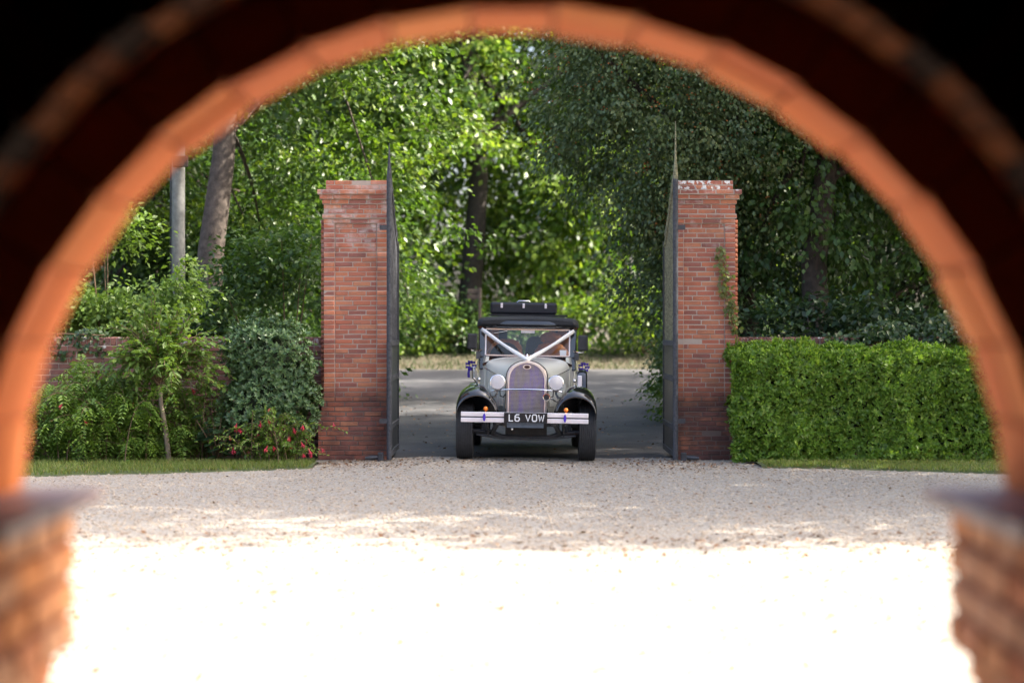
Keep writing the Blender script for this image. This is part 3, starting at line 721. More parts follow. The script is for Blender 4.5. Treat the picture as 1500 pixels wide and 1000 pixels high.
dome('elder_bush', 'leafy bush with yellowing leaves rising behind the wall by the grey pole', G(-5.6,27.6), [((-5.8,27.6,2.55),(.95,.7,1.1)), ((-5.05,27.4,2.35),(.8,.5,.75)), ((-6.5,27.6,2.0),(.75,.6,.95))], 470, 40, .26, .09, 'lf_small', 60, shell=.5, gap=.6)
dome('laurel_bush', 'mid green laurel behind the wall beside the white-streaked pillar', G(-3.3,29.4), [((-3.3,29.4,1.6),(1.5,.9,1.7)), ((-4.7,30,1.3),(1.2,.8,1.3))], 420, 36, .32, .10, 'lf_mid', 61, shell=.4)
dome('laurel_bush', 'dark laurel in deep shade behind the wall and clipped hedge', G(4.6,28.2), [((4.6,28.2,1.1),(1.7,.8,1.15)), ((7,28.4,1.2),(1.7,.8,1.2))], 420, 34, .3, .12, 'lf_dark', 62, shell=.4)
dome('roadside_bush', 'green leafy bush edging the drive behind the iron gate with lichened top', G(2.95,33.5), [((2.95,33.5,1.1),(.55,1.5,1.3)), ((3.4,37,1.0),(.8,2,1.1))], 420, 34, .26, .09, 'lf_lime', 63, shell=.4)
dome('roadside_bush', 'low dark bush at the drive edge behind the open black gate', G(-3.6,36), [((-3.7,36,.7),(.9,2,.9))], 220, 34, .26, .09, 'lf_mid', 64, shell=.4)

# --- rosette shrubs: hedge and round evergreen
def rosettes(lf, P, Nn, k, size, rng, spread=(.5, 1.15)):
    n = len(P); Nn = unit(Nn); a = unit(np.cross(Nn, rng.normal(0, 1, (n,3)))); b = np.cross(Nn, a)
    for i in range(k):
        th = 2*math.pi*i/k+rng.uniform(-.3, .3, n); ph = rng.uniform(spread[0], spread[1], n)
        r = a*np.cos(th)[:,None]+b*np.sin(th)[:,None]
        D = r*np.sin(ph)[:,None]+Nn*np.cos(ph)[:,None]; N = Nn*np.sin(ph)[:,None]-r*np.cos(ph)[:,None]
        lf.add(P, D, N, size*rng.uniform(.65, 1.25, n))
rng = np.random.default_rng(70)
hx0, hx1, hy0, hy1, hz = 2.72, 7.6, 24.33, 25.28, 1.385
hedge = empty('clipped_hedge', ((hx0+hx1)/2, (hy0+hy1)/2, 0)); tag(hedge, 'square-clipped bright green hedge beside the lichen-capped pillar', 'hedge')
hc = np.array([(hx0+hx1)/2, (hy0+hy1)/2, 0])
def hsurf(n):
    w = np.array([(hx1-hx0)*hz, (hx1-hx0)*(hy1-hy0), (hy1-hy0)*hz]); ch = rng.choice(3, n, p=w/w.sum())
    u, v = rng.random(n), rng.random(n); x = hx0+(hx1-hx0)*u; y = hy0+(hy1-hy0)*v; z = hz*rng.random(n); N = np.zeros((n,3))
    f = ch == 0; y[f] = hy0; N[f] = (0,-1,.35)
    f = ch == 1; z[f] = hz; N[f] = (0,0,1)
    f = ch == 2; x[f] = hx0; N[f] = (-1,0,.3)
    P = np.stack([x, y, z], 1); bul = .035*vnoise(P, 2.2, 3)+.02*vnoise(P, 6, 4)
    corner = .10*np.exp(-((P[:,2]-hz)/.12)**2)*(ch == 0)+.1*np.exp(-((P[:,1]-hy0)/.12)**2)*(ch == 1)+.07*np.exp(-((P[:,0]-hx0)/.1)**2)
    P[:,2] *= 1+.03*np.clip((P[:,0]-hx0)/3.5, 0, 1.2)+.007*np.sin(P[:,0]*3.1)+.005*np.sin(P[:,0]*7.7+1)
    P = P+unit(N)*(bul*1.2-corner-np.abs(rng.normal(0, .065, n)))[:,None]; P[:,2] = np.maximum(P[:,2], .04)
    return P-hc, N+rng.normal(0, .35, (n,3))
lf = LF(); P, N = hsurf(13500); rosettes(lf, P, N, 6, .064, rng, (.45, 1.3))
lf.build('foliage', M['lf_hedge'], hedge, .46)
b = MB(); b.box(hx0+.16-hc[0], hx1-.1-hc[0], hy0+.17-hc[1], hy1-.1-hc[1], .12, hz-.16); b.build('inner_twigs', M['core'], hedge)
b = MB()
for i in range(34):
    x = rng.uniform(hx0+.1, hx1-.1)-hc[0]; y = rng.uniform(hy0+.12, hy1-.15)-hc[1]; b.tube([(x,y,-.02),(x+rng.normal(0,.03),y,.3)], [.013,.01], 5)
b.build('stem', M['twig'], hedge, True)

ev = empty('evergreen_shrub', (-2.98, 24.72, 0)); tag(ev, 'rounded blue-green evergreen shrub beside the white-streaked pillar', 'shrub')
rng = np.random.default_rng(71); lf = LF()
for c, R, n in (((0,0,1.22),(.55,.42,.62),1500), ((-.12,-.03,.62),(.56,.42,.6),1200), ((.26,-.02,.75),(.34,.36,.5),700), ((-.3,0,1.35),(.32,.3,.4),400)):
    d = unit(rng.normal(0, 1, (n,3))); rr = (.72+.25*rng.random(n)+.075*vnoise(d, 3.2, n))
    P = np.array(c)+d*np.array(R)*rr[:,None]; k = P[:,2] > .03; rosettes(lf, P[k], (d+[0,-.1,.5]+rng.normal(0,.25,d.shape))[k], 7, .06, rng, (.6, 1.3))
lf.build('foliage', M['lf_pitt'], ev, .42)
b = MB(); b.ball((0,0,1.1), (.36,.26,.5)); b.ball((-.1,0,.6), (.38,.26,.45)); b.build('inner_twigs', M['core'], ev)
b = MB()
for i in range(7): b.tube([(rng.normal(0,.06),rng.normal(0,.05),-.03),(rng.normal(-.02,.15),rng.normal(0,.1),.6)], [.022,.015], 6)
b.build('stem', M['twig'], ev, True)

# --- stem-and-leaf shrubs
def stems(n, cx, r0, spread, h, rng, arch=.5, seg=9, front=0.0, hmin=.6):
    out = []
    for i in range(n):
        a = rng.uniform(0, 6.283); s = spread*rng.random()**.6; hh = h*rng.uniform(hmin, 1.05)*(1-.35*(s/spread)**2)
        bx, by = r0*rng.normal(0,.6), r0*rng.normal(0,.35)
        ex, ey = bx+s*math.cos(a), by+.55*s*math.sin(a)-front*rng.random()
        pts = []
        for j in range(seg):
            t = j/(seg-1); zz = hh*(math.sin(t*(math.pi*.5+arch*.6)))/1.0
            q = t**1.4; pts.append((bx+(ex-bx)*q, by+(ey-by)*q, zz))
        out.append(np.array(pts))
    return out
def leafy(lf, pts, per, size, rng, t0=.2, ang=.9, dr=.25, pinn=0):
    n = len(pts); t = np.linspace(t0*(n-1), (n-1)*.999, per); i = t.astype(int); f = (t-i)[:,None]
    P = pts[i]*(1-f)+pts[np.minimum(i+1, n-1)]*f; T = unit(pts[np.minimum(i+1, n-1)]-pts[i])
    up = np.array([0,0,1.]); S = unit(np.cross(T, up)+rng.normal(0,.25,T.shape))
    for s in (-1, 1):
        D = T*.7+s*S*ang+rng.normal(0,.25,T.shape)+[0,0,-dr]; N = up+rng.normal(0,.4,T.shape)-T*.2
        if not pinn: lf.add(P, D, N, size*rng.uniform(.6,1.2,per))
        else:
            D = unit(D); L = size*rng.uniform(.7,1.2,per)
            for k in range(1, pinn+1):
                q = P+D*(L*k/pinn)[:,None]+np.array([0,0,-1.])*(L*.45*(k/pinn)**2)[:,None]; sd = unit(np.cross(D, up)+1e-3)
                for z in (-1, 1): lf.add(q, D*.55+z*sd+[0,0,-.25]+rng.normal(0,.12,D.shape), N, np.full(per, size*.42*(1.1-.5*k/pinn)))
def flower(parent, p, me, rng, s=1, name='flower'):
    o = bpy.data.objects.new(name, me); col.objects.link(o); o.parent = parent; o.location = p
    o.rotation_euler = (rng.normal(0,.4), rng.normal(0,.4), rng.uniform(0,6)); o.scale = (s,s,s); return o
fb = MB()
for a in range(5):
    th = a*1.2566; c, s_ = math.cos(th), math.sin(th)
    fb.add([(0,0,0),(.018*c-.01*s_,.018*s_+.01*c,-.012),(.028*c,.028*s_,-.04),(.018*c+.01*s_,.018*s_-.01*c,-.012)], [(0,1,2,3)])
fb.tube([(0,0,.03),(0,0,0),(0,0,-.05)], [.003,.009,.004], 6)
fl = fb.build('flower', M['red'], None); fme = fl.data; bpy.data.objects.remove(fl)

def stem_shrub(name, label, loc, n, r0, spread, h, per, size, m, seed, arch=.5, pinn=0, nfl=0, W=.42, oval=True, t0=.2, dr=.25, cat='shrub', nleaf=0, front=0, sr=.007, hmin=.6):
    rng = np.random.default_rng(seed); root = empty(name, loc); tag(root, label, cat); lf = LF(); b = MB()
    st = stems(n, 0, r0, spread, h, rng, arch, front=front, hmin=hmin)
    for p in st:
        b.tube([tuple(q) for q in p], [sr*(1-.7*i/(len(p)-1)) for i in range(len(p))], 5); leafy(lf, p, per, size, rng, t0, dr=dr, pinn=pinn)
    b.build('stem', M['twig'], root, True)
    lf.build('foliage', M[m], root, W, oval, keep=lambda Q: Q[:,2] > .01)
    for i in range(nfl):
        p = st[rng.integers(len(st))]; q = p[rng.integers(4, len(p))]+rng.normal(0,.03,3)
        flower(root, (q[0], q[1]-.05, max(.05, q[2]+.01)), fme, rng, rng.uniform(.75, 1.25))
    return root
stem_shrub('feathery_shrub', 'wide feathery green shrub with a few red blooms against the garden wall', (-5.1,24.72,0), 230, .6, .85, 1.30, 9, .19, 'lf_fern', 80, .85, pinn=5, nfl=16, W=.4, oval=False, dr=.45, t0=.05, front=.3, hmin=.18)
stem_shrub('fuchsia_bush', 'low arching bush dotted with red flowers at the pillar foot', (-2.9,24.3,0), 150, .22, .62, .66, 16, .055, 'lf_fern', 81, .85, nfl=44, W=.5, dr=.2, t0=.05, hmin=.25)
stem_shrub('weedy_shrub', 'loose pale green shrub under the slanting young tree', (-3.95,24.8,0), 90, .3, .5, 1.0, 13, .08, 'lf_small', 82, .6, W=.52, t0=.05, hmin=.2)
# large-leaved plant with single leaves
LM = {}
def leaf_data(m, W):
    if (m, W) not in LM:
        out = []
        for i in range(3):
            b = MB(); w = W*random.uniform(.9,1.1); c = random.uniform(-.15,-.03)
            b.add([(0,0,0),(w*.38,.28,.04),(w*.48,.52,.04),(w*.3,.8,.01),(0,1,c),(-w*.3,.8,.01),(-w*.48,.52,.04),(-w*.38,.28,.04),(0,.5,0)], [(0,1,2,8),(8,2,3,4),(0,8,6,7),(8,4,5,6)])
            o = b.build('leaf', M[m], None); out.append(o.data); bpy.data.objects.remove(o)
        LM[(m, W)] = out
    return LM[(m, W)]
def single_leaf(parent, P, D, N, S, m, W):
    D = Vector(D).normalized(); N = Vector(N); sd = D.cross(N).normalized(); N = sd.cross(D)
    o = bpy.data.objects.new('leaf', random.choice(leaf_data(m, W))); col.objects.link(o); o.parent = parent
    mt = Matrix((sd, D, N)).transposed().to_4x4(); o.rotation_euler = mt.to_euler(); o.location = P; o.scale = (S,S,S); return o
rng = np.random.default_rng(83)
hy = empty('broad_leaved_plant', (-3.62,24.42,0)); tag(hy, 'low plant with broad dark green leaves between slanting tree and fuchsia', 'plant')
b = MB()
for i in range(16):
    a = rng.uniform(0,6.28); r = rng.uniform(.05,.26); h = rng.uniform(.2,.62); e = Vector((r*math.cos(a), r*.7*math.sin(a), h)); b.tube([(0,0,-.02), e*.5+Vector((0,0,.05)), e], [.008,.007,.004], 5)
    for k in range(5):
        q = e*(1-.14*k); th = rng.uniform(0,6.28); single_leaf(hy, q, (math.cos(th), math.sin(th)-.3, -.25), (rng.normal(0,.3), -.3, 1), rng.uniform(.10,.17), 'lf_dark', .62)
b.build('stem', M['twig'], hy, True)
# slanting young tree
rng = np.random.default_rng(84)
yt = empty('young_tree', (-4.20,24.42,0)); tag(yt, 'slanting young tree with thin pale trunk and light green crown', 'tree')
b = MB(); b.tube([(0,0,-.05),(-.05,0,.4),(-.105,0,.72),(-.125,0,1.08)], [.036,.032,.029,.024], 9); b.build('trunk', M['twigp'], yt, True)
b = MB(); lf = LF(); tw = []
for i in range(150):
    a = rng.uniform(0,6.283); e = rng.uniform(-.15,1.5); L = rng.uniform(.4,.85)*(1+.25*math.sin(max(e,0)))
    s = np.array([-.125+rng.normal(0,.02), rng.normal(0,.02), rng.uniform(.92,1.2)]); d = np.array([math.cos(a)*math.cos(e)*1.02+.07, math.sin(a)*math.cos(e)*.62, math.sin(e)])
    pts = np.array([s+d*L*t+np.array([0,0,(.10 if e > .6 else .16)*math.sin(t*2.6)-.12*t*t])+rng.normal(0,.012,3)*(t > 0) for t in np.linspace(0,1,8)]); tw.append(pts)
    b.tube([tuple(q) for q in pts], [.009*(1-.8*j/7)+.0015 for j in range(8)], 5); leafy(lf, pts, 15, .09, rng, .25, dr=.15)
b.build('branch', M['twig'], yt, True)
P, D, N, S, sd = lf.arr(); front = np.argsort(P[:,1]-.3*np.abs(P[:,0]+.1))[:240]; mask = np.ones(len(P), bool); mask[front] = False
for i in front: single_leaf(yt, P[i], D[i], N[i], S[i]*1.15, 'lf_small', .5)
lf2 = LF(); lf2.add(P[mask], D[mask], N[mask], S[mask]); lf2.build('foliage', M['lf_small'], yt, .46, True)
# ivy on the wall and vine on the pillar
rng = np.random.default_rng(85)
def ivy(name, label, P, N, size, m, loc, stem_pts, W=.85, cat='ivy'):
    root = empty(name, loc); tag(root, label, cat); P = P-np.array(loc); lf = LF(); n = len(P)
    lf.add(P, rng.normal(0,.6,(n,3))+[0,-.3,-.5], N+rng.normal(0,.4,(n,3)), size*rng.uniform(.6,1.3,n)); lf.build('foliage', M[m], root, W, True)
    b = MB()
    for st in stem_pts: b.tube([Vector(q)-Vector(loc) for q in st], .008, 5)
    b.build('stem', M['twig'], root, True)
n = 3800; x = 4.0+3.6*rng.random(n)**.85; th = rng.uniform(-.4,2.6,n); hgt = .10+.22*np.clip((x-4)/1.6,0,1)
rr = hgt*np.sqrt(rng.random(n)); P = np.stack([x, 25.5-.35*np.cos(th)*rr/.2, 1.46+rr*np.abs(np.sin(th))*1.2+.06*np.sin(x*7)], 1)
ivy('ivy', 'dark ivy mound covering the coping of the wall behind the hedge', P, np.tile([[0,-.6,.8]],(n,1)), .07, 'lf_ivy', (5.6,25.55,1.5), [[(4.2,25.5,1.545),(5.5,25.48,1.56),(7,25.5,1.56)]])
n = 900; x = rng.uniform(-6.2,-5.2,n); P = np.stack([x, 25.36+.25*rng.random(n), 1.3+.3*rng.random(n)+.05*np.sin(x*9)], 1)
ivy('ivy', 'patch of ivy hanging over the wall coping behind the feathery shrub', P, np.tile([[0,-.8,.5]],(n,1)), .055, 'lf_ivy', (-5.7,25.4,1.5), [[(-6.2,25.4,1.56),(-5.7,25.38,1.58),(-5.2,25.4,1.56)]])
path = [(1055,362),(1056,385),(1062,405),(1060,425),(1068,445),(1072,465),(1078,485)]
pp = np.array([px(u,v,25.0) for u, v in path]); n = 260; t = rng.uniform(0, len(pp)-1.001, n); i = t.astype(int); f = (t-i)[:,None]
P = pp[i]*(1-f)+pp[i+1]*f+np.stack([rng.normal(0,.035,n), -.03-.03*rng.random(n), rng.normal(0,.02,n)], 1)
ivy('climbing_vine', 'thin yellow-green vine climbing the lichen-capped pillar', P, np.tile([[0,-1,.3]],(n,1)), .05, 'lf_vine', tuple(pp[-1]), [[tuple(q+np.array([0,-.012,0])) for q in pp]+[(2.86,25.02,1.2),(2.87,25.05,.02)]], cat='vine')
pp2 = np.array([[2.85,25.0,1.65],[2.9,25.1,1.5]]); n = 160; P = np.stack([rng.normal(2.88,.06,n), 25.0+.05*rng.random(n), rng.uniform(1.35,1.75,n)],1)
# telegraph pole and signpost
pole = empty('telegraph_pole', G(-4.86,29)); tag(pole, 'grey weathered wooden pole standing behind the wall beside the leaning tree', 'pole')
b = MB(); b.tube([(0,0,-.2),(0,0,4),(0,0,8.2)], [.105,.098,.085], 14); b.build('shaft', M['poleg'], pole, True)
b = MB(); b.box(-.06,.16,-.14,-.085,4.0,4.16); b.build('junction_box', M['barkd'], pole, bevel=.01)
b = MB(); b.tube([(-.108,-.03,-.1),(-.106,-.03,4.0),(-.09,-.03,8)], .012, 6); b.build('cable', M['iron'], pole)
sg = empty('signpost', G(-.775,48.0)); tag(sg, 'weathered wooden finger signpost at the lane edge behind the car', 'signpost')
b = MB(); b.box(-.035,.035,-.035,.035,0,2.2); b.build('post', M['bark'], sg, bevel=.01)
for z in (2.12,1.98): b = MB(); b.box(-.30,-.037,-.015,.015,z-.055,z+.055); b.build('finger_board', M['bark'], sg, bevel=.005)

# ------------------------------------------------------------------ vintage wedding car
def carpaint(name, c, rough=.25, coat=1.0, metal=0.0, dust=.12):
    m, n, l, b = nodes(name); tc = n.new('ShaderNodeTexCoord').outputs['Object']
    f = noise(n, l, tc, 3, 6, .65)
    l.new(mixc(n, l, math_(n, l, 'MULTIPLY', f, dust), c, (.35,.32,.28)), b.inputs['Base Color'])
    r = n.new('ShaderNodeMapRange'); l.new(noise(n, l, tc, 9, 5), r.inputs[0]); r.inputs[3].default_value = rough*.7; r.inputs[4].default_value = rough*1.4
    l.new(r.outputs[0], b.inputs['Roughness']); b.inputs['Coat Weight'].default_value = coat; b.inputs['Coat Roughness'].default_value = .06; b.inputs['Metallic'].default_value = metal
    return m
C = {}
C['grey'] = carpaint('sage_grey_paint', (.86,.85,.74), .42, dust=.05)
C['black'] = carpaint('gloss_black_paint', (.008,.008,.01), .07, dust=.02)
C['fabric'] = simple('black_roof_fabric', (.016,.017,.02), .75, var=.3, scale=60, bmp=.3)
C['chrome'] = simple('chrome', (.82,.80,.79), .12, 1.0, var=.05, scale=8)
C['copper'] = simple('warm_plated_trim', (.90,.79,.73), .3, .6, var=.06, scale=8)
C['bumper'] = simple('polished_bumper', (.88,.83,.84), .38, .45, var=.05, scale=6)
C['rubber'] = simple('tyre_rubber', (.028,.028,.03), .75, var=.3, scale=20)
C['chassis'] = simple('chassis_black', (.02,.02,.022), .55, var=.4, scale=12)
C['axle'] = simple('painted_axle', (.06,.062,.07), .45, var=.35, scale=12)
C['amber'] = simple('amber_lens', (.9,.22,.02), .2, var=.1)
C['plate'] = simple('plate_black', (.012,.012,.014), .35, var=.1)
C['white'] = simple('plate_white', (.8,.8,.8), .4, var=.04)
C['satin'] = simple('white_satin_ribbon', (.88,.86,.82), .38, var=.04, scale=30)
C['purple'] = simple('purple_ribbon', (.06,.025,.42), .4, var=.35, scale=20)
C['tan'] = simple('tan_leather', (.55,.20,.06), .5, var=.3, scale=9)
C['wood'] = simple('brown_interior_trim', (.42,.14,.05), .45, var=.4, scale=7)
C['darkseat'] = simple('dark_upholstery', (.015,.013,.013), .7, var=.3)
C['slate'] = simple('blue_grey_apron', (.14,.18,.25), .4, var=.15)
C['case'] = simple('black_leathercloth', (.012,.013,.018), .42, var=.3, scale=80, bmp=.2)
def glass_mat(name, refl=.10, tint=(.92,.94,.95)):
    m, n, l, b = nodes(name)
    t = n.new('ShaderNodeBsdfTransparent'); t.inputs[0].default_value = (*tint, 1)
    g = n.new('ShaderNodeBsdfGlossy'); g.inputs['Roughness'].default_value = .02
    fr = n.new('ShaderNodeFresnel'); fr.inputs[0].default_value = 1.5
    k = math_(n, l, 'ADD', fr.outputs[0], math_(n, l, 'MULTIPLY', noise(n, l, pos(n), 2, 2), refl))
    mx = n.new('ShaderNodeMixShader'); l.new(k, mx.inputs[0]); l.new(t.outputs[0], mx.inputs[1]); l.new(g.outputs[0], mx.inputs[2])
    l.new(mx.outputs[0], n['Material Output'].inputs[0]); return m
C['glass'] = glass_mat('window_glass', .03)
def lens_mat():
    m, n, l, b = nodes('ribbed_lamp_lens'); tc = n.new('ShaderNodeTexCoord').outputs['Object']
    w = n.new('ShaderNodeTexWave'); w.inputs['Scale'].default_value = 30; l.new(tc, w.inputs['Vector'])
    b.inputs['Base Color'].default_value = (.85,.83,.82,1); b.inputs['Roughness'].default_value = .15; b.inputs['Coat Weight'].default_value = 1
    bump(n, l, b, w.outputs['Fac'], .3, .004)
    t = n.new('ShaderNodeBsdfTransparent'); mx = n.new('ShaderNodeMixShader'); mx.inputs[0].default_value = .6
    l.new(b.outputs[0], mx.inputs[1]); l.new(t.outputs[0], mx.inputs[2]); l.new(mx.outputs[0], n['Material Output'].inputs[0]); return m
C['lens'] = lens_mat()
def grille_mat():
    m, n, l, b = nodes('radiator_core'); tc = n.new('ShaderNodeTexCoord').outputs['Object']
    mp = n.new('ShaderNodeMapping'); l.new(tc, mp.inputs[0]); mp.inputs['Scale'].default_value = (6, 1, 1.6)
    r = ramp(n, [(.38,(.24,.19,.15)),(.5,(.22,.17,.28)),(.6,(.19,.10,.5)),(.70,(.26,.19,.16))]); l.new(noise(n, l, mp.outputs[0], 1.6, 3), r.inputs[0])
    l.new(r.outputs[0], b.inputs['Base Color']); b.inputs['Roughness'].default_value = .4; b.inputs['Metallic'].default_value = .3; return m
C['grille'] = grille_mat()

car = empty('vintage_car', (.171, 25.03, gzf(.171, 25.03))); car.rotation_euler = (0, .016, math.radians(-.6))
tag(car, 'vintage grey and black wedding car with white ribbons entering through the open gates', 'car')
def superring(y, hw, z0, z1, shoulder, n=20, p=2.6, crown=.0):
    """open-bottom hood section: sides straight up to shoulder then rounded crown"""
    out = [(-hw, y, z0), (-hw, y, z0+(shoulder-z0)*.5)]
    for i in range(n+1):
        a = math.pi*(1-i/n); c, s = math.cos(a), math.sin(a)
        out.append((hw*math.copysign(abs(c)**(2/p), c), y, shoulder+(z1-shoulder)*abs(s)**(2/p)))
    out += [(hw, y, z0+(shoulder-z0)*.5), (hw, y, z0)]; return out
# bonnet and scuttle
rings = []
for t in np.linspace(0, 1, 9):
    e = t*t*(3-2*t)*.6+t*.4
    rings.append(superring(-.03+t*.93, .252+(.545-.252)*e, .52, 1.215+.060*t, .98+.16*t, p=2.2+.7*t))
b = MB(); b.loft(rings); bon = b.build('bonnet', C['grey'], car, True)
for s in (-1, 1):
    b = MB(); b.tube([(s*.262,.0,1.02),(s*.37,.3,1.05),(s*.47,.6,1.09),(s*.552,.9,1.125)], .006, 6); b.build('bonnet_hinge_strip', C['chrome'], bon, True)
for s in (-1, 1):
    for i in range(9):
        t = i/8; y = .18+.5*t; x = .252+.293*(((y+.03)/.93)**2*(3-2*(y+.03)/.93)*.6+(y+.03)/.93*.4)
        b = MB(); b.box(s*x-.008, s*x+.008, y-.012, y+.012, .66, .94); b.build('louvre', C['grey'], bon, bevel=.004)
# body tub
b = MB()
rr = [superring(y, hw, .48, zt, zs, p=4.5) for (y, hw, zt, zs) in ((.9,.55,1.268,1.13),(1.02,.60,1.27,1.15),(1.5,.66,1.268,1.15),(2.4,.68,1.262,1.15),(3.2,.66,1.26,1.15),(3.6,.56,1.25,1.1))]
b.loft([r[:len(r)] for r in rr]); 
# hollow tub: keep sides only (drop the crown) so the cabin stays open
tub = MB()
for s in (-1, 1):
    sec = []
    for (y, hw) in ((.9,.55),(1.02,.60),(1.5,.66),(2.4,.68),(3.2,.66),(3.55,.6)):
        sec.append([(s*hw, y, .45), (s*(hw+.01), y, .8), (s*hw, y, 1.20), (s*(hw-.015), y, 1.275), (s*(hw-.05), y, 1.275), (s*(hw-.05), y, .45)])
    tub.loft(sec)
tub.box(-.6,.6,3.5,3.56,.45,1.275); tub.box(-.6,.6,.95,3.5,.44,.5)
tubo = tub.build('body', C['grey'], car, True)
for s in (-1, 1):
    d = MB(); d.loft([[(s*(hw+.008), y, .52), (s*(hw+.019), y, .8), (s*(hw+.008), y, 1.19), (s*(hw-.0), y, 1.19), (s*(hw+.002), y, .8), (s*(hw-.0), y, .52)] for (y, hw) in ((1.16,.62),(1.5,.662),(2.0,.674))])
    do = d.build('door', C['grey'], car, True)
    h = MB(); h.tube([(s*.68,1.30,1.12),(s*.735,1.30,1.12),(s*.735,1.42,1.115)], .011, 8); h.build('handle', C['chrome'], do, True)
# scuttle top / cowl black trim under windscreen
b = MB(); b.loft([[(x, y, z+.004-.10*(abs(x)/.6)**3) for x in np.linspace(-.58,.58,13)]+[(x, y, z-.03-.10*(abs(x)/.6)**3) for x in np.linspace(.58,-.58,13)] for y, z in ((.88,1.272),(1.06,1.282))])
b.build('cowl_trim', C['black'], car, True)
# windscreen surround, posts, cabin frame
fr = MB()
for s in (-1, 1):
    fr.bar((s*.585,1.0,1.10),(s*.600,1.10,1.68),.085,.075)
    for y in (2.0, 2.9): fr.bar((s*.645,y,1.24),(s*.625,y,1.68),.05,.07)
    fr.bar((s*.60,3.5,1.2),(s*.575,3.45,1.68),.08,.12)
    fr.bar((s*.63,1.05,1.66),(s*.62,3.5,1.66),.05,.06)
    fr.bar((s*.645,1.1,1.268),(s*.62,3.5,1.268),.045,.05)
fr.bar((-.62,1.08,1.665),(.62,1.08,1.665),.07,.065); fr.bar((-.6,3.48,1.66),(.6,3.48,1.66),.06,.08); fr.bar((-.6,1.02,1.262),(.6,1.02,1.262),.06,.045)
fr.build('cabin_frame', C['black'], car, bevel=.012)
b = MB()
for s in (-1, 1): b.box(*sorted((s*.30, s*.585)), 3.46, 3.5, 1.25, 1.66)
b.build('rear_quarter', C['fabric'], car)
def frame_loop(b, x0, x1, z0, z1, y0, y1, w):
    P = lambda x, z: (x, y0+(y1-y0)*(z-z0)/(z1-z0), z)
    b.bar(P(x0,z0),P(x1,z0),w); b.bar(P(x0,z1),P(x1,z1),w); b.bar(P(x0,z0),P(x0,z1),w); b.bar(P(x1,z0),P(x1,z1),w)
b = MB(); frame_loop(b, -.548, .548, 1.292, 1.632, 1.005, 1.05, .016); ws = b.build('windscreen_frame', C['copper'], car)
b = MB(); b.add([(-.545,1.006,1.295),(.545,1.006,1.295),(.545,1.051,1.63),(-.545,1.051,1.63)], [(0,1,2,3)]); b.build('windscreen', C['glass'], car)
for s in (-1, 1):
    for (ya, yb) in ((1.14,1.97),(2.04,2.87),(2.94,3.42)):
        b = MB(); b.add([(s*.637,ya,1.28),(s*.637,yb,1.28),(s*.62,yb,1.64),(s*.62,ya,1.64)], [(0,1,2,3)]); b.build('side_window', C['glass'], car)
# roof
def rring(y, hw, zb, zt, r):
    pts = [(-hw, zb)]
    for i in range(7): a = math.pi-i*math.pi/12; pts.append((-hw+r+r*math.cos(a), zt-.02-r+r*math.sin(a)))
    for x in np.linspace(-hw+r, hw-r, 9)[1:-1]: pts.append((x, zt-.02*(x/hw)**2))
    for i in range(7): a = math.pi/2-i*math.pi/12; pts.append((hw-r+r*math.cos(a), zt-.02-r+r*math.sin(a)))
    pts.append((hw, zb)); return [(x, y, z) for x, z in pts]
b = MB(); b.loft([rring(.92,.60,1.70,1.765,.05), rring(.97,.655,1.665,1.787,.08), rring(1.3,.672,1.66,1.808,.09), rring(2.4,.675,1.66,1.81,.09), rring(3.3,.655,1.66,1.79,.09), rring(3.55,.60,1.66,1.75,.06)])
b.build('roof', C['fabric'], car, True)
b = MB(); b.loft([[(x, y+.10*(abs(x)/.6)**4, z) for x in np.linspace(-.595,.595,15)]+[(x, y+.02+.10*(abs(x)/.6)**4, z) for x in np.linspace(.595,-.595,15)] for (y, z) in ((.985,1.640),(.935,1.665),(.905,1.70),(.915,1.742))])
b.build('sun_visor', C['black'], car, True)
# roof rack
b = MB()
for z in (1.824,):
    for s in (-1, 1): b.bar((s*.52,1.9,z),(s*.52,3.1,z),.025)
    for y in (1.9, 2.3, 2.7, 3.1): b.bar((-.52,y,z),(.52,y,z),.022)
b.build('roof_rack', C['chassis'], car)
# radiator
def radshape(hw, z0, z1):
    k = hw/.255
    right = [(0, z1), (.05, z1-.006), (.10, z1-.019), (.15, z1-.042), (.19, z1-.070), (.22, z1-.105), (.24, z1-.145), (.252, z1-.2), (.255, z1-.3), (.255, z0)]
    right = [(x*k, z) for x, z in right]
    return [(-x, z) for x, z in right[::-1]]+right[1:]
sh = radshape(.236, .50, 1.232); shi = radshape(.220, .52, 1.212); sho = radshape(.258, .48, 1.245)
b = MB(); n = len(sh); rings = [[(x, y, z) for x, z in q] for q, y in ((sho, .02), (sho, -.075), (sh, -.10), (shi, -.098), (shi, -.07))]
b.loft(rings, caps=False); rad = b.build('radiator_shell', C['copper'], car, True)
b = MB(); so_ = radshape(.268, .47, 1.252); b.loft([[(x, -.055, z) for x, z in so_], [(x, .03, z) for x, z in so_]]); b.build('radiator_surround', C['black'], car, True)
b = MB(); b.add([(x, -.074, z) for x, z in shi], [tuple(range(n))]); b.build('radiator_core', C['grille'], car)
b = MB(); top = lambda x: np.interp(abs(x), [0,.086,.13,.164,.19,.207,.217,.22], [1.205,1.19,1.168,1.14,1.105,1.065,1.01,.95])
for x in np.arange(-.21,.2101,.0145): b.bar((x,-.084,.525),(x,-.084,top(x)),.0032)
for z in np.arange(.53,1.2,.0165):
    w = float(np.interp(z, [.95,1.01,1.065,1.105,1.14,1.168,1.19,1.205], [.218,.216,.205,.188,.162,.128,.084,.01])); b.bar((-w,-.087,z),(w,-.087,z),.0032)
g = b.build('stone_guard', simple('stone_guard_wire', (.55,.51,.50), .45, .5, var=.1), car); g['kind'] = 'stuff'
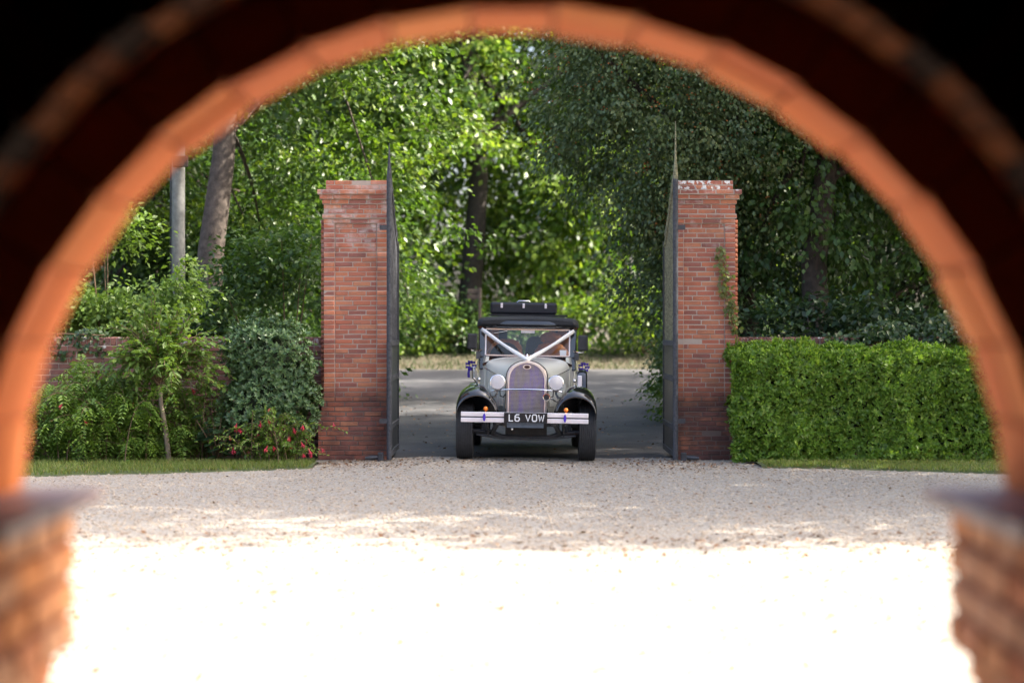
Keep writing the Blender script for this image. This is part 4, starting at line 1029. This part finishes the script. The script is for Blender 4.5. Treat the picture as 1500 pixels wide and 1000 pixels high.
b = MB(); b.lathe([(.001,-.006),(.052,-.006),(.052,.006),(.04,.010),(.001,.010)], (0,0,0), 'y', 24)
bd = b.build('badge', C['copper'], car, True); bd.location = (0,-.108,1.165); bd.scale = (1,1,.55)
b = MB(); b.lathe([(.001,-.004),(.036,-.004),(.036,.004),(.001,.004)], (0,0,0), 'y', 20); q = b.build('badge_centre', simple('badge_enamel', (.05,.02,.018), .3), bd, True); q.location = (0,-.007,0)
b = MB(); b.lathe([(.001,0),(.028,0),(.03,.015),(.012,.03),(.01,.045),(.018,.055),(.012,.075),(.001,.085)], (0,-.03,1.245), 'z', 16)
b.bar((-.03,-.03,1.315),(.03,-.03,1.315),.008,.02); b.build('mascot', C['chrome'], car, True)
# headlamps
for s in (-1, 1):
    root_h = MB(); root_h.lathe([(.001,.15),(.03,.14),(.065,.09),(.088,.02),(.096,-.01),(.097,-.022),(.088,-.026)], (s*.365,-.17,.972), 'y', 28, False)
    hl = root_h.build('headlamp', C['chrome'], car, True)
    b = MB(); b.lathe([(.001,.06),(.04,.045),(.07,.015),(.088,-.018)], (s*.365,-.17,.972), 'y', 24, False); b.build('reflector', C['bumper'], hl, True)
    b = MB(); b.ball((s*.365,-.165,.972), (.014,.02,.014)); b.build('bulb', C['white'], hl, True)
    b = MB(); b.lathe([(.001,-.045),(.045,-.040),(.075,-.031),(.089,-.022)], (s*.365,-.17,.972), 'y', 24, False); b.build('lens', C['lens'], hl, True)
    b = MB(); b.tube([(s*.365,-.16,.875),(s*.37,-.14,.83),(s*.42,-.06,.74)], .014, 8); b.build('headlamp_stalk', C['chrome'], car, True)
    b = MB(); b.tube([(s*.335,-.14,.88),(s*.33,-.12,.80),(s*.29,-.09,.785),(s*.262,-.05,.83)], .008, 6); b.build('headlamp_cable', C['chassis'], car, True)
b = MB(); b.tube([(-.44,-.15,.862),(-.36,-.17,.872),(-.2,-.19,.885),(0,-.195,.889),(.2,-.19,.885),(.36,-.17,.872),(.44,-.15,.862)], .011, 8); b.build('lamp_bar', C['chrome'], car, True)
b = MB(); b.lathe([(.001,.02),(.022,.02),(.034,-.03),(.044,-.075),(.046,-.082),(.036,-.083)], (.248,-.15,.795), 'y', 22, False); hn = b.build('horn', C['chrome'], car, True)
b = MB(); b.lathe([(.001,-.074),(.036,-.074),(.036,-.072),(.001,-.072)], (.248,-.15,.795), 'y', 22); b.build('horn_mouth', C['chassis'], hn)
b = MB(); b.tube([(.27,-.1,.78),(.33,-.05,.765),(.36,.0,.74)], .013, 8); b.build('horn_bracket', C['chrome'], car, True)
# front wings
def wing(s):
    b = MB(); secs = []
    for (y, zc, drop_o, drop_i, xo, xi) in ((-.40,.80,.27,.20,.862,.385),(-.37,.84,.28,.23,.868,.375),(-.32,.872,.29,.26,.872,.365),(-.2,.915,.33,.32,.876,.35),(0,.94,.33,.40,.878,.335),(.2,.925,.33,.40,.876,.33),(.4,.86,.30,.36,.87,.33),(.58,.75,.26,.28,.86,.34),(.74,.60,.16,.16,.85,.40),(.9,.47,.06,.06,.84,.48),(1.05,.42,.03,.03,.83,.52)):
        xm = .60; pts = []
        for i in range(9):
            t = i/8; a = t*math.pi/2; pts.append((s*(xo-(xo-xm)*(1-math.cos(a))), zc-drop_o*(1-math.sin(a)**.75)))
        for i in range(1, 9):
            t = i/8; pts.append((s*(xm-(xm-xi)*math.sin(t*math.pi/2)**.95), zc-drop_i*(1-math.cos(t*math.pi/2))**.85))
        secs.append([(x, y, z) for x, z in pts])
    b.loft(secs, closed=False); return b.build('front_wing', C['black'], car, True, solid=.012)
for s in (-1, 1):
    w = wing(s)
    b = MB(); b.tube([(s*.60,.02,.945),(s*.60,.02,.985)], .009, 6); b.ball((s*.60,.0,1.0), (.026,.034,.026)); sl_ = b.build('side_lamp', C['chrome'], car, True)
    b = MB(); b.box(*sorted((s*.56, s*.84)), 1.0, 2.6, .36, .40); b.build('running_board', C['chassis'], car, bevel=.01)
    b = MB(); secs = []
    for (y, zc) in ((2.35,.45),(2.55,.72),(2.8,.86),(3.0,.88),(3.25,.8),(3.5,.55)):
        secs.append([(s*.62, y, zc-.02), (s*.7, y, zc), (s*.8, y, zc-.02), (s*.855, y, zc-.10), (s*.86, y, zc-.22)])
    b.loft(secs, closed=False); b.build('rear_wing', C['black'], car, True, solid=.012)
# wheels
def wheel(s, y, x):
    R = .362; prof = [(.20,-.085),(.26,-.105),(.31,-.108),(.345,-.098)]
    xs = np.linspace(-.088,.088,8)
    for i, h in enumerate(xs):
        rr = R-.9*h*h
        prof += [(rr-.008, h-.0125+.001), (rr, h-.0105), (rr, h+.0085), (rr-.008, h+.0105)]
    prof += [(.345,.098),(.31,.108),(.26,.105),(.20,.085)]
    w = MB(); w.lathe(prof, (s*x, y, R), 'x', 40); t = w.build('wheel', C['rubber'], car, True)
    w = MB(); w.lathe([(.001,-.05),(.06,-.06),(.10,-.03),(.17,-.05),(.215,-.075),(.215,.075),(.17,.05),(.08,.03),(.001,.03)], (s*x, y, R), 'x', 30); w.build('rim', C['grey'], t, True)
    w = MB(); w.lathe([(.001,0),(.05,0),(.06,.02),(.04,.05),(.001,.06)] if s > 0 else [(.001,0),(.05,0),(.06,-.02),(.04,-.05),(.001,-.06)], (s*(x+.06), y, R), 'x', 16); w.build('hub_cap', C['chrome'], t, True)
for s in (-1, 1): wheel(s, 0, .765); wheel(s, 2.95, .74)
# bumper, plate
b1 = MB(); b1.box(-.80,.762,-.665,-.650,.562,.618); bu = b1.build('bumper_bar', C['bumper'], car, bevel=.006)
b1 = MB(); b1.box(-.80,.762,-.665,-.650,.492,.548); b1.build('bumper_bar', C['bumper'], car, bevel=.006)
b1 = MB(); b1.box(-.80,.762,-.640,-.622,.5,.61); b1.build('bumper_backing', C['chassis'], car)
for x in (-.512, .475):
    b1 = MB(); b1.box(x-.013,x+.013,-.69,-.632,.515,.595); cl = b1.build('bumper_clamp', C['copper'], car, bevel=.006)
    b1 = MB(); b1.lathe([(.001,-.01),(.022,-.008),(.022,0),(.001,0)], (0,0,0), 'y', 16); q = b1.build('clamp_badge', C['purple'], cl); q.location = (x,-.69,.555); q.scale = (.8,1,2.2)
    b1 = MB(); b1.ball((x+.012,-.60,.655), (.028,.028,.028)); b1.tube([(x+.012,-.60,.60),(x+.012,-.60,.64)], .008, 6); b1.build('indicator_lamp', C['amber'], car, True)
    b1 = MB(); b1.bar((x,-.625,.555),(x*.85,-.2,.56),.04,.05); b1.build('bumper_iron', C['chassis'], car)
b1 = MB(); b1.box(-.266,.254,-.690,-.668,.499,.612); pl = b1.build('number_plate', C['plate'], car, bevel=.004)
b1 = MB(); frame_loop(b1, -.268, .256, .497, .614, -.693, -.693, .006); b1.build('plate_border', C['chassis'], pl)
H = .079; SW = .0135
def glyph(ch):
    w = .05
    P = {'L': ([[(0,1),(0,0),(1,0)]], .9), '6': ([[(1,.98),(.35,.98),(0,.75),(0,.15),(.2,0),(.8,0),(1,.18),(1,.42),(.8,.58),(.02,.58)]], 1),
         'V': ([[(0,1),(.5,0),(1,1)]], 1.1), 'O': ([[(.2,0),(.8,0),(1,.18),(1,.82),(.8,1),(.2,1),(0,.82),(0,.18),(.2,0)]], 1), 'W': ([[(0,1),(.22,0),(.5,.72),(.78,0),(1,1)]], 1.25)}[ch]
    return P
def stroke(b, pts, w, y):
    pts = [Vector((p[0], p[1])) for p in pts]; n = len(pts); closed = (pts[0]-pts[-1]).length < 1e-6
    Ls, Rs = [], []
    for i in range(n):
        if closed: a = pts[i-1 if i > 0 else n-2]; c = pts[i+1 if i < n-1 else 1]
        else: a = pts[max(i-1,0)]; c = pts[min(i+1,n-1)]
        d1 = (pts[i]-a); d2 = (c-pts[i])
        d1 = d1.normalized() if d1.length > 1e-6 else d2.normalized(); d2 = d2.normalized() if d2.length > 1e-6 else d1
        t = (d1+d2); t = t.normalized() if t.length > .2 else d1; nn = Vector((-t.y, t.x)); k = min(1.6, 1/max(.4, nn.dot(Vector((-d1.y, d1.x)))))
        Ls.append(pts[i]+nn*w/2*k); Rs.append(pts[i]-nn*w/2*k)
    vs = [(p.x, y, p.y) for p in Ls]+[(p.x, y, p.y) for p in Rs]; b.add(vs, [(i, i+1, n+i+1, n+i) for i in range(n-1)])
x = -.207
for ch in 'L6 VOW':
    if ch == ' ': x += .052; continue
    ps, wd = glyph(ch); wd *= .052; b1 = MB()
    for p_ in ps: stroke(b1, [(x+u*wd, .516+v*H) for u, v in p_], SW, -.6935)
    b1.build('plate_character', C['white'], pl, solid=.002); x += wd+.025
# chassis, axle, springs, apron
b1 = MB(); b1.tube([(-.70,-.02,.36),(-.56,-.03,.345),(-.44,-.04,.34),(-.30,-.05,.285),(0,-.05,.275),(.30,-.05,.285),(.44,-.04,.34),(.56,-.03,.345),(.70,-.02,.36)], [.03,.032,.036,.032,.03,.032,.036,.032,.03], 10); b1.build('front_axle', C['axle'], car, True)
b1 = MB(); b1.tube([(-.62,-.16,.315),(0,-.17,.235),(.62,-.16,.315)][:1]+[(-.3,-.165,.27),(.3,-.165,.27),(.62,-.16,.315)], .013, 8); b1.build('track_rod', C['axle'], car, True)
for s in (-1, 1):
    b1 = MB(); b1.bar((s*.34,-.56,.50),(s*.30,.1,.52),.05,.09); b1.bar((s*.34,-.52,.50),(s*.425,-.12,.33),.06,.03); b1.build('dumb_iron', C['axle'], car, bevel=.008)
    b1 = MB()
    for k in range(5): L = .5-.08*k; b1.tube([(s*.47,-.04-L,.46-.02*k-.10*(1-L/.5)),(s*.47,-.04,.375-.014*k),(s*.47,-.04+L,.46-.02*k-.10*(1-L/.5))], .014, 6)
    b1.build('leaf_spring', C['chassis'], car)
    b1 = MB(); b1.tube([(s*.54,-.02,.36),(s*.52,.02,.62)], .028, 10); b1.tube([(s*.50,-.08,.36),(s*.555,-.08,.62)], .022, 8); b1.build('shock_absorber', C['axle'], car, True)
b1 = MB(); b1.box(-.42,.42,.0,3.4,.42,.50); b1.box(-.26,.26,-.05,.6,.30,.45); b1.build('chassis', C['chassis'], car)
b1 = MB(); b1.add([(-.235,-.60,.497),(.215,-.60,.497),(.215,-.57,.43),(-.235,-.57,.43)], [(0,1,2,3)]); b1.build('apron', C['slate'], car, solid=.01)
b1 = MB(); b1.box(-.30,.30,-.45,.05,.44,.50); b1.build('front_crossmember', C['chassis'], car)
b1 = MB(); b1.ball((-.17,-.56,.41), (.02,.03,.02)); b1.build('tow_eye', C['chrome'], car, True)
# mirrors
for s in (-1, 1):
    b1 = MB(); b1.box(*sorted((s*.655, s*.785)), .86, .92, 1.365, 1.57); mr = b1.build('door_mirror', C['chassis'], car, bevel=.02)
    b1 = MB(); b1.tube([(s*.60,1.0,1.36),(s*.66,.93,1.345),(s*.73,.90,1.35)], .012, 8); b1.tube([(s*.73,.90,1.345),(s*.73,.90,1.37)], .012, 8); b1.build('mirror_arm', C['chrome'], mr, True)
    b1 = MB(); b1.tube([(s*.60,.98,1.27),(s*.655,.95,1.29),(s*.655,.95,1.34)], .016, 8); b1.box(*sorted((s*.615,s*.67)), .93,.99,1.24,1.33); b1.build('mirror_bracket', C['axle'], mr)
    # rosette
    ro = MB()
    for k in range(7):
        a = k*.9; c_ = Vector((s*.745+.045*math.cos(a), 1.26-.02*(k % 2), 1.145+.05*math.sin(a)))
        ro.loft([[(c_.x-.028, c_.y, c_.z-.02),(c_.x, c_.y-.03, c_.z-.006),(c_.x+.028, c_.y, c_.z-.02)], [(c_.x-.03, c_.y, c_.z+.02),(c_.x, c_.y-.035, c_.z+.012),(c_.x+.03, c_.y, c_.z+.02)]], closed=False)
    ro.loft([[(s*.75-.02,1.24,1.13),(s*.75+.015,1.235,1.13)],[(s*.76-.03,1.235,1.05),(s*.76+.0,1.23,1.05)],[(s*.755-.03,1.24,.99),(s*.755-.0,1.235,.99)]], closed=False)
    ro.build('bow', C['purple'], car, solid=.004)
# side-mounted spare in its cover with a small mirror plate on one flank
b1 = MB(); b1.lathe([(.001,-.07),(.20,-.07),(.27,-.06),(.285,-.02),(.285,.05),(.26,.07),(.001,.075)], (.70,.62,.84), 'x', 32); sp_ = b1.build('spare_wheel_cover', C['black'], car, True)
b1 = MB(); b1.box(.645,.70,.30,.33,.90,1.06); b1.build('cover_plate', C['bumper'], sp_, bevel=.01)
b1 = MB(); b1.tube([(-.70,1.0,.98),(-.705,1.02,1.12)], .018, 8); b1.tube([(-.62,.5,.9),(-.69,.98,.98)], .014, 8); b1.build('grab_rail', C['chrome'], car, True)
# wipers, tax disc, interior
b1 = MB()
b1.tube([(.0,.99,1.285),(.02,.985,1.33)], .012, 8); b1.build('wiper_pivot', C['chassis'], car, True)
b1 = MB(); b1.tube([(-.46,.985,1.575),(-.27,.995,1.61)], .006, 6); b1.build('wiper', C['chrome'], car)
b1 = MB(); b1.add([(.425,1.005,1.30),(.505,1.005,1.30),(.51,1.01,1.37),(.42,1.01,1.37)], [(0,1,2,3)]); b1.build('licence_disc', C['white'], car, solid=.003)
b1 = MB(); b1.box(-.55,.55,1.10,1.22,1.10,1.262); b1.build('dashboard', C['wood'], car, bevel=.02)
b1 = MB(); b1.lathe([(.185,-.012),(.2,0),(.185,.012),(.172,0),(.185,-.012)], (0,0,0), 'y', 30); b1.bar((-.18,0,0),(.18,0,0),.02); b1.bar((0,0,0),(0,0,-.18),.02)
sw_ = b1.build('steering_wheel', C['darkseat'], car, True); sw_.location = (-.30,1.38,1.27); sw_.rotation_euler = (-.35,0,0)
def seat(x, y, w, top, m, name='seat', hr=False):
    b1 = MB(); sec = []
    for (z, hw, t) in ((.75,w,.10),(1.0,w*1.02,.11),(1.25,w,.10),(top-.10,w*.9,.09),(top-.03,w*.68,.07),(top,w*.35,.04)):
        sec.append([(x+hw*math.copysign(abs(math.cos(a))**.6, math.cos(a)), y+.12*(z-.75)+t*math.copysign(abs(math.sin(a))**.7, math.sin(a)), z) for a in [2*math.pi*i/20 for i in range(20)]])
    b1.loft(sec); b1.box(x-w, x+w, y-.45, y+.05, .62, .78); o = b1.build(name, m, car, True)
    if hr:
        b2 = MB(); b2.ball((x, y+.10, top+.06), (w*.62,.05,.09)); b2.build('headrest', m, o, True)
seat(-.29, 1.85, .235, 1.50, C['tan']); seat(.31, 1.85, .235, 1.46, C['tan'], hr=True); seat(.10, 2.25, .14, 1.54, C['darkseat'])
seat(-.36, 2.95, .24, 1.42, C['tan'], 'rear_seat'); seat(.36, 2.95, .24, 1.42, C['tan'], 'rear_seat')
b1 = MB()
for s in (-1, 1): b1.box(*sorted((s*.585, s*.60)), 1.15, 3.45, .6, 1.262); b1.box(*sorted((s*.42, s*.59)), 3.40, 3.45, .6, 1.66)
b1.box(-.59,.59,1.1,3.45,1.645,1.655); b1.build('interior_trim', C['wood'], car)
b1 = MB(); b1.box(-.09,.09,1.06,1.07,1.585,1.63); b1.build('interior_mirror', C['bumper'], car, bevel=.008)
# white ribbons from the radiator cap to the windscreen corners
for s, ex, ez in ((-1,-.605,1.632),(1,.605,1.625)):
    a = Vector((s*.012,-.06,1.262)); e = Vector((ex,.93,ez)); b1 = MB(); N_ = 14; secs = []
    for i in range(N_+1):
        t = i/N_; p = a.lerp(e, t)+Vector((0,0,-.012*math.sin(math.pi*t))); w = .023+.004*math.sin(t*9)
        dn = Vector((-(e-a).z, 0, (e-a).x)).normalized()*s; tw_ = .35*math.sin(t*5)
        q = dn*math.cos(tw_)+Vector((0,1,0))*math.sin(tw_)*.6; secs.append([p-q*w, p+Vector((0,-.006,0)), p+q*w])
    b1.loft(secs, closed=False); b1.build('ribbon', C['satin'], car, True, solid=.003)
b1 = MB(); b1.ball((0,-.07,1.262), (.03,.022,.022)); b1.build('ribbon_knot', C['satin'], car, True)

# luggage trunk on the roof rack
lt = empty('luggage_trunk', (0,0,0)); lt.matrix_world = Matrix.Translation((.171,25.03,gzf(.171,25.03)))@Euler((0,.016,math.radians(-.6))).to_matrix().to_4x4()@Matrix.Translation((-.065,2.15,1.836))
tag(lt, 'long black luggage trunk with three bright catches on the car roof', 'trunk')
b1 = MB(); b1.box(-.455,.455,0,.52,0,.165); b1.build('case_body', C['case'], lt, bevel=.03)
b1 = MB(); b1.box(-.458,.458,-.003,.523,.112,.118); b1.build('lid_seam', C['chassis'], lt)
for x in (-.30,0,.30):
    b1 = MB(); b1.box(x-.016,x+.016,-.014,.002,.085,.15); b1.build('catch', C['bumper'], lt, bevel=.004)
b1 = MB(); b1.tube([(-.09,.24,.165),(-.07,.24,.185),(.07,.24,.185),(.09,.24,.165)], .01, 6); b1.build('handle', C['chrome'], lt, True)
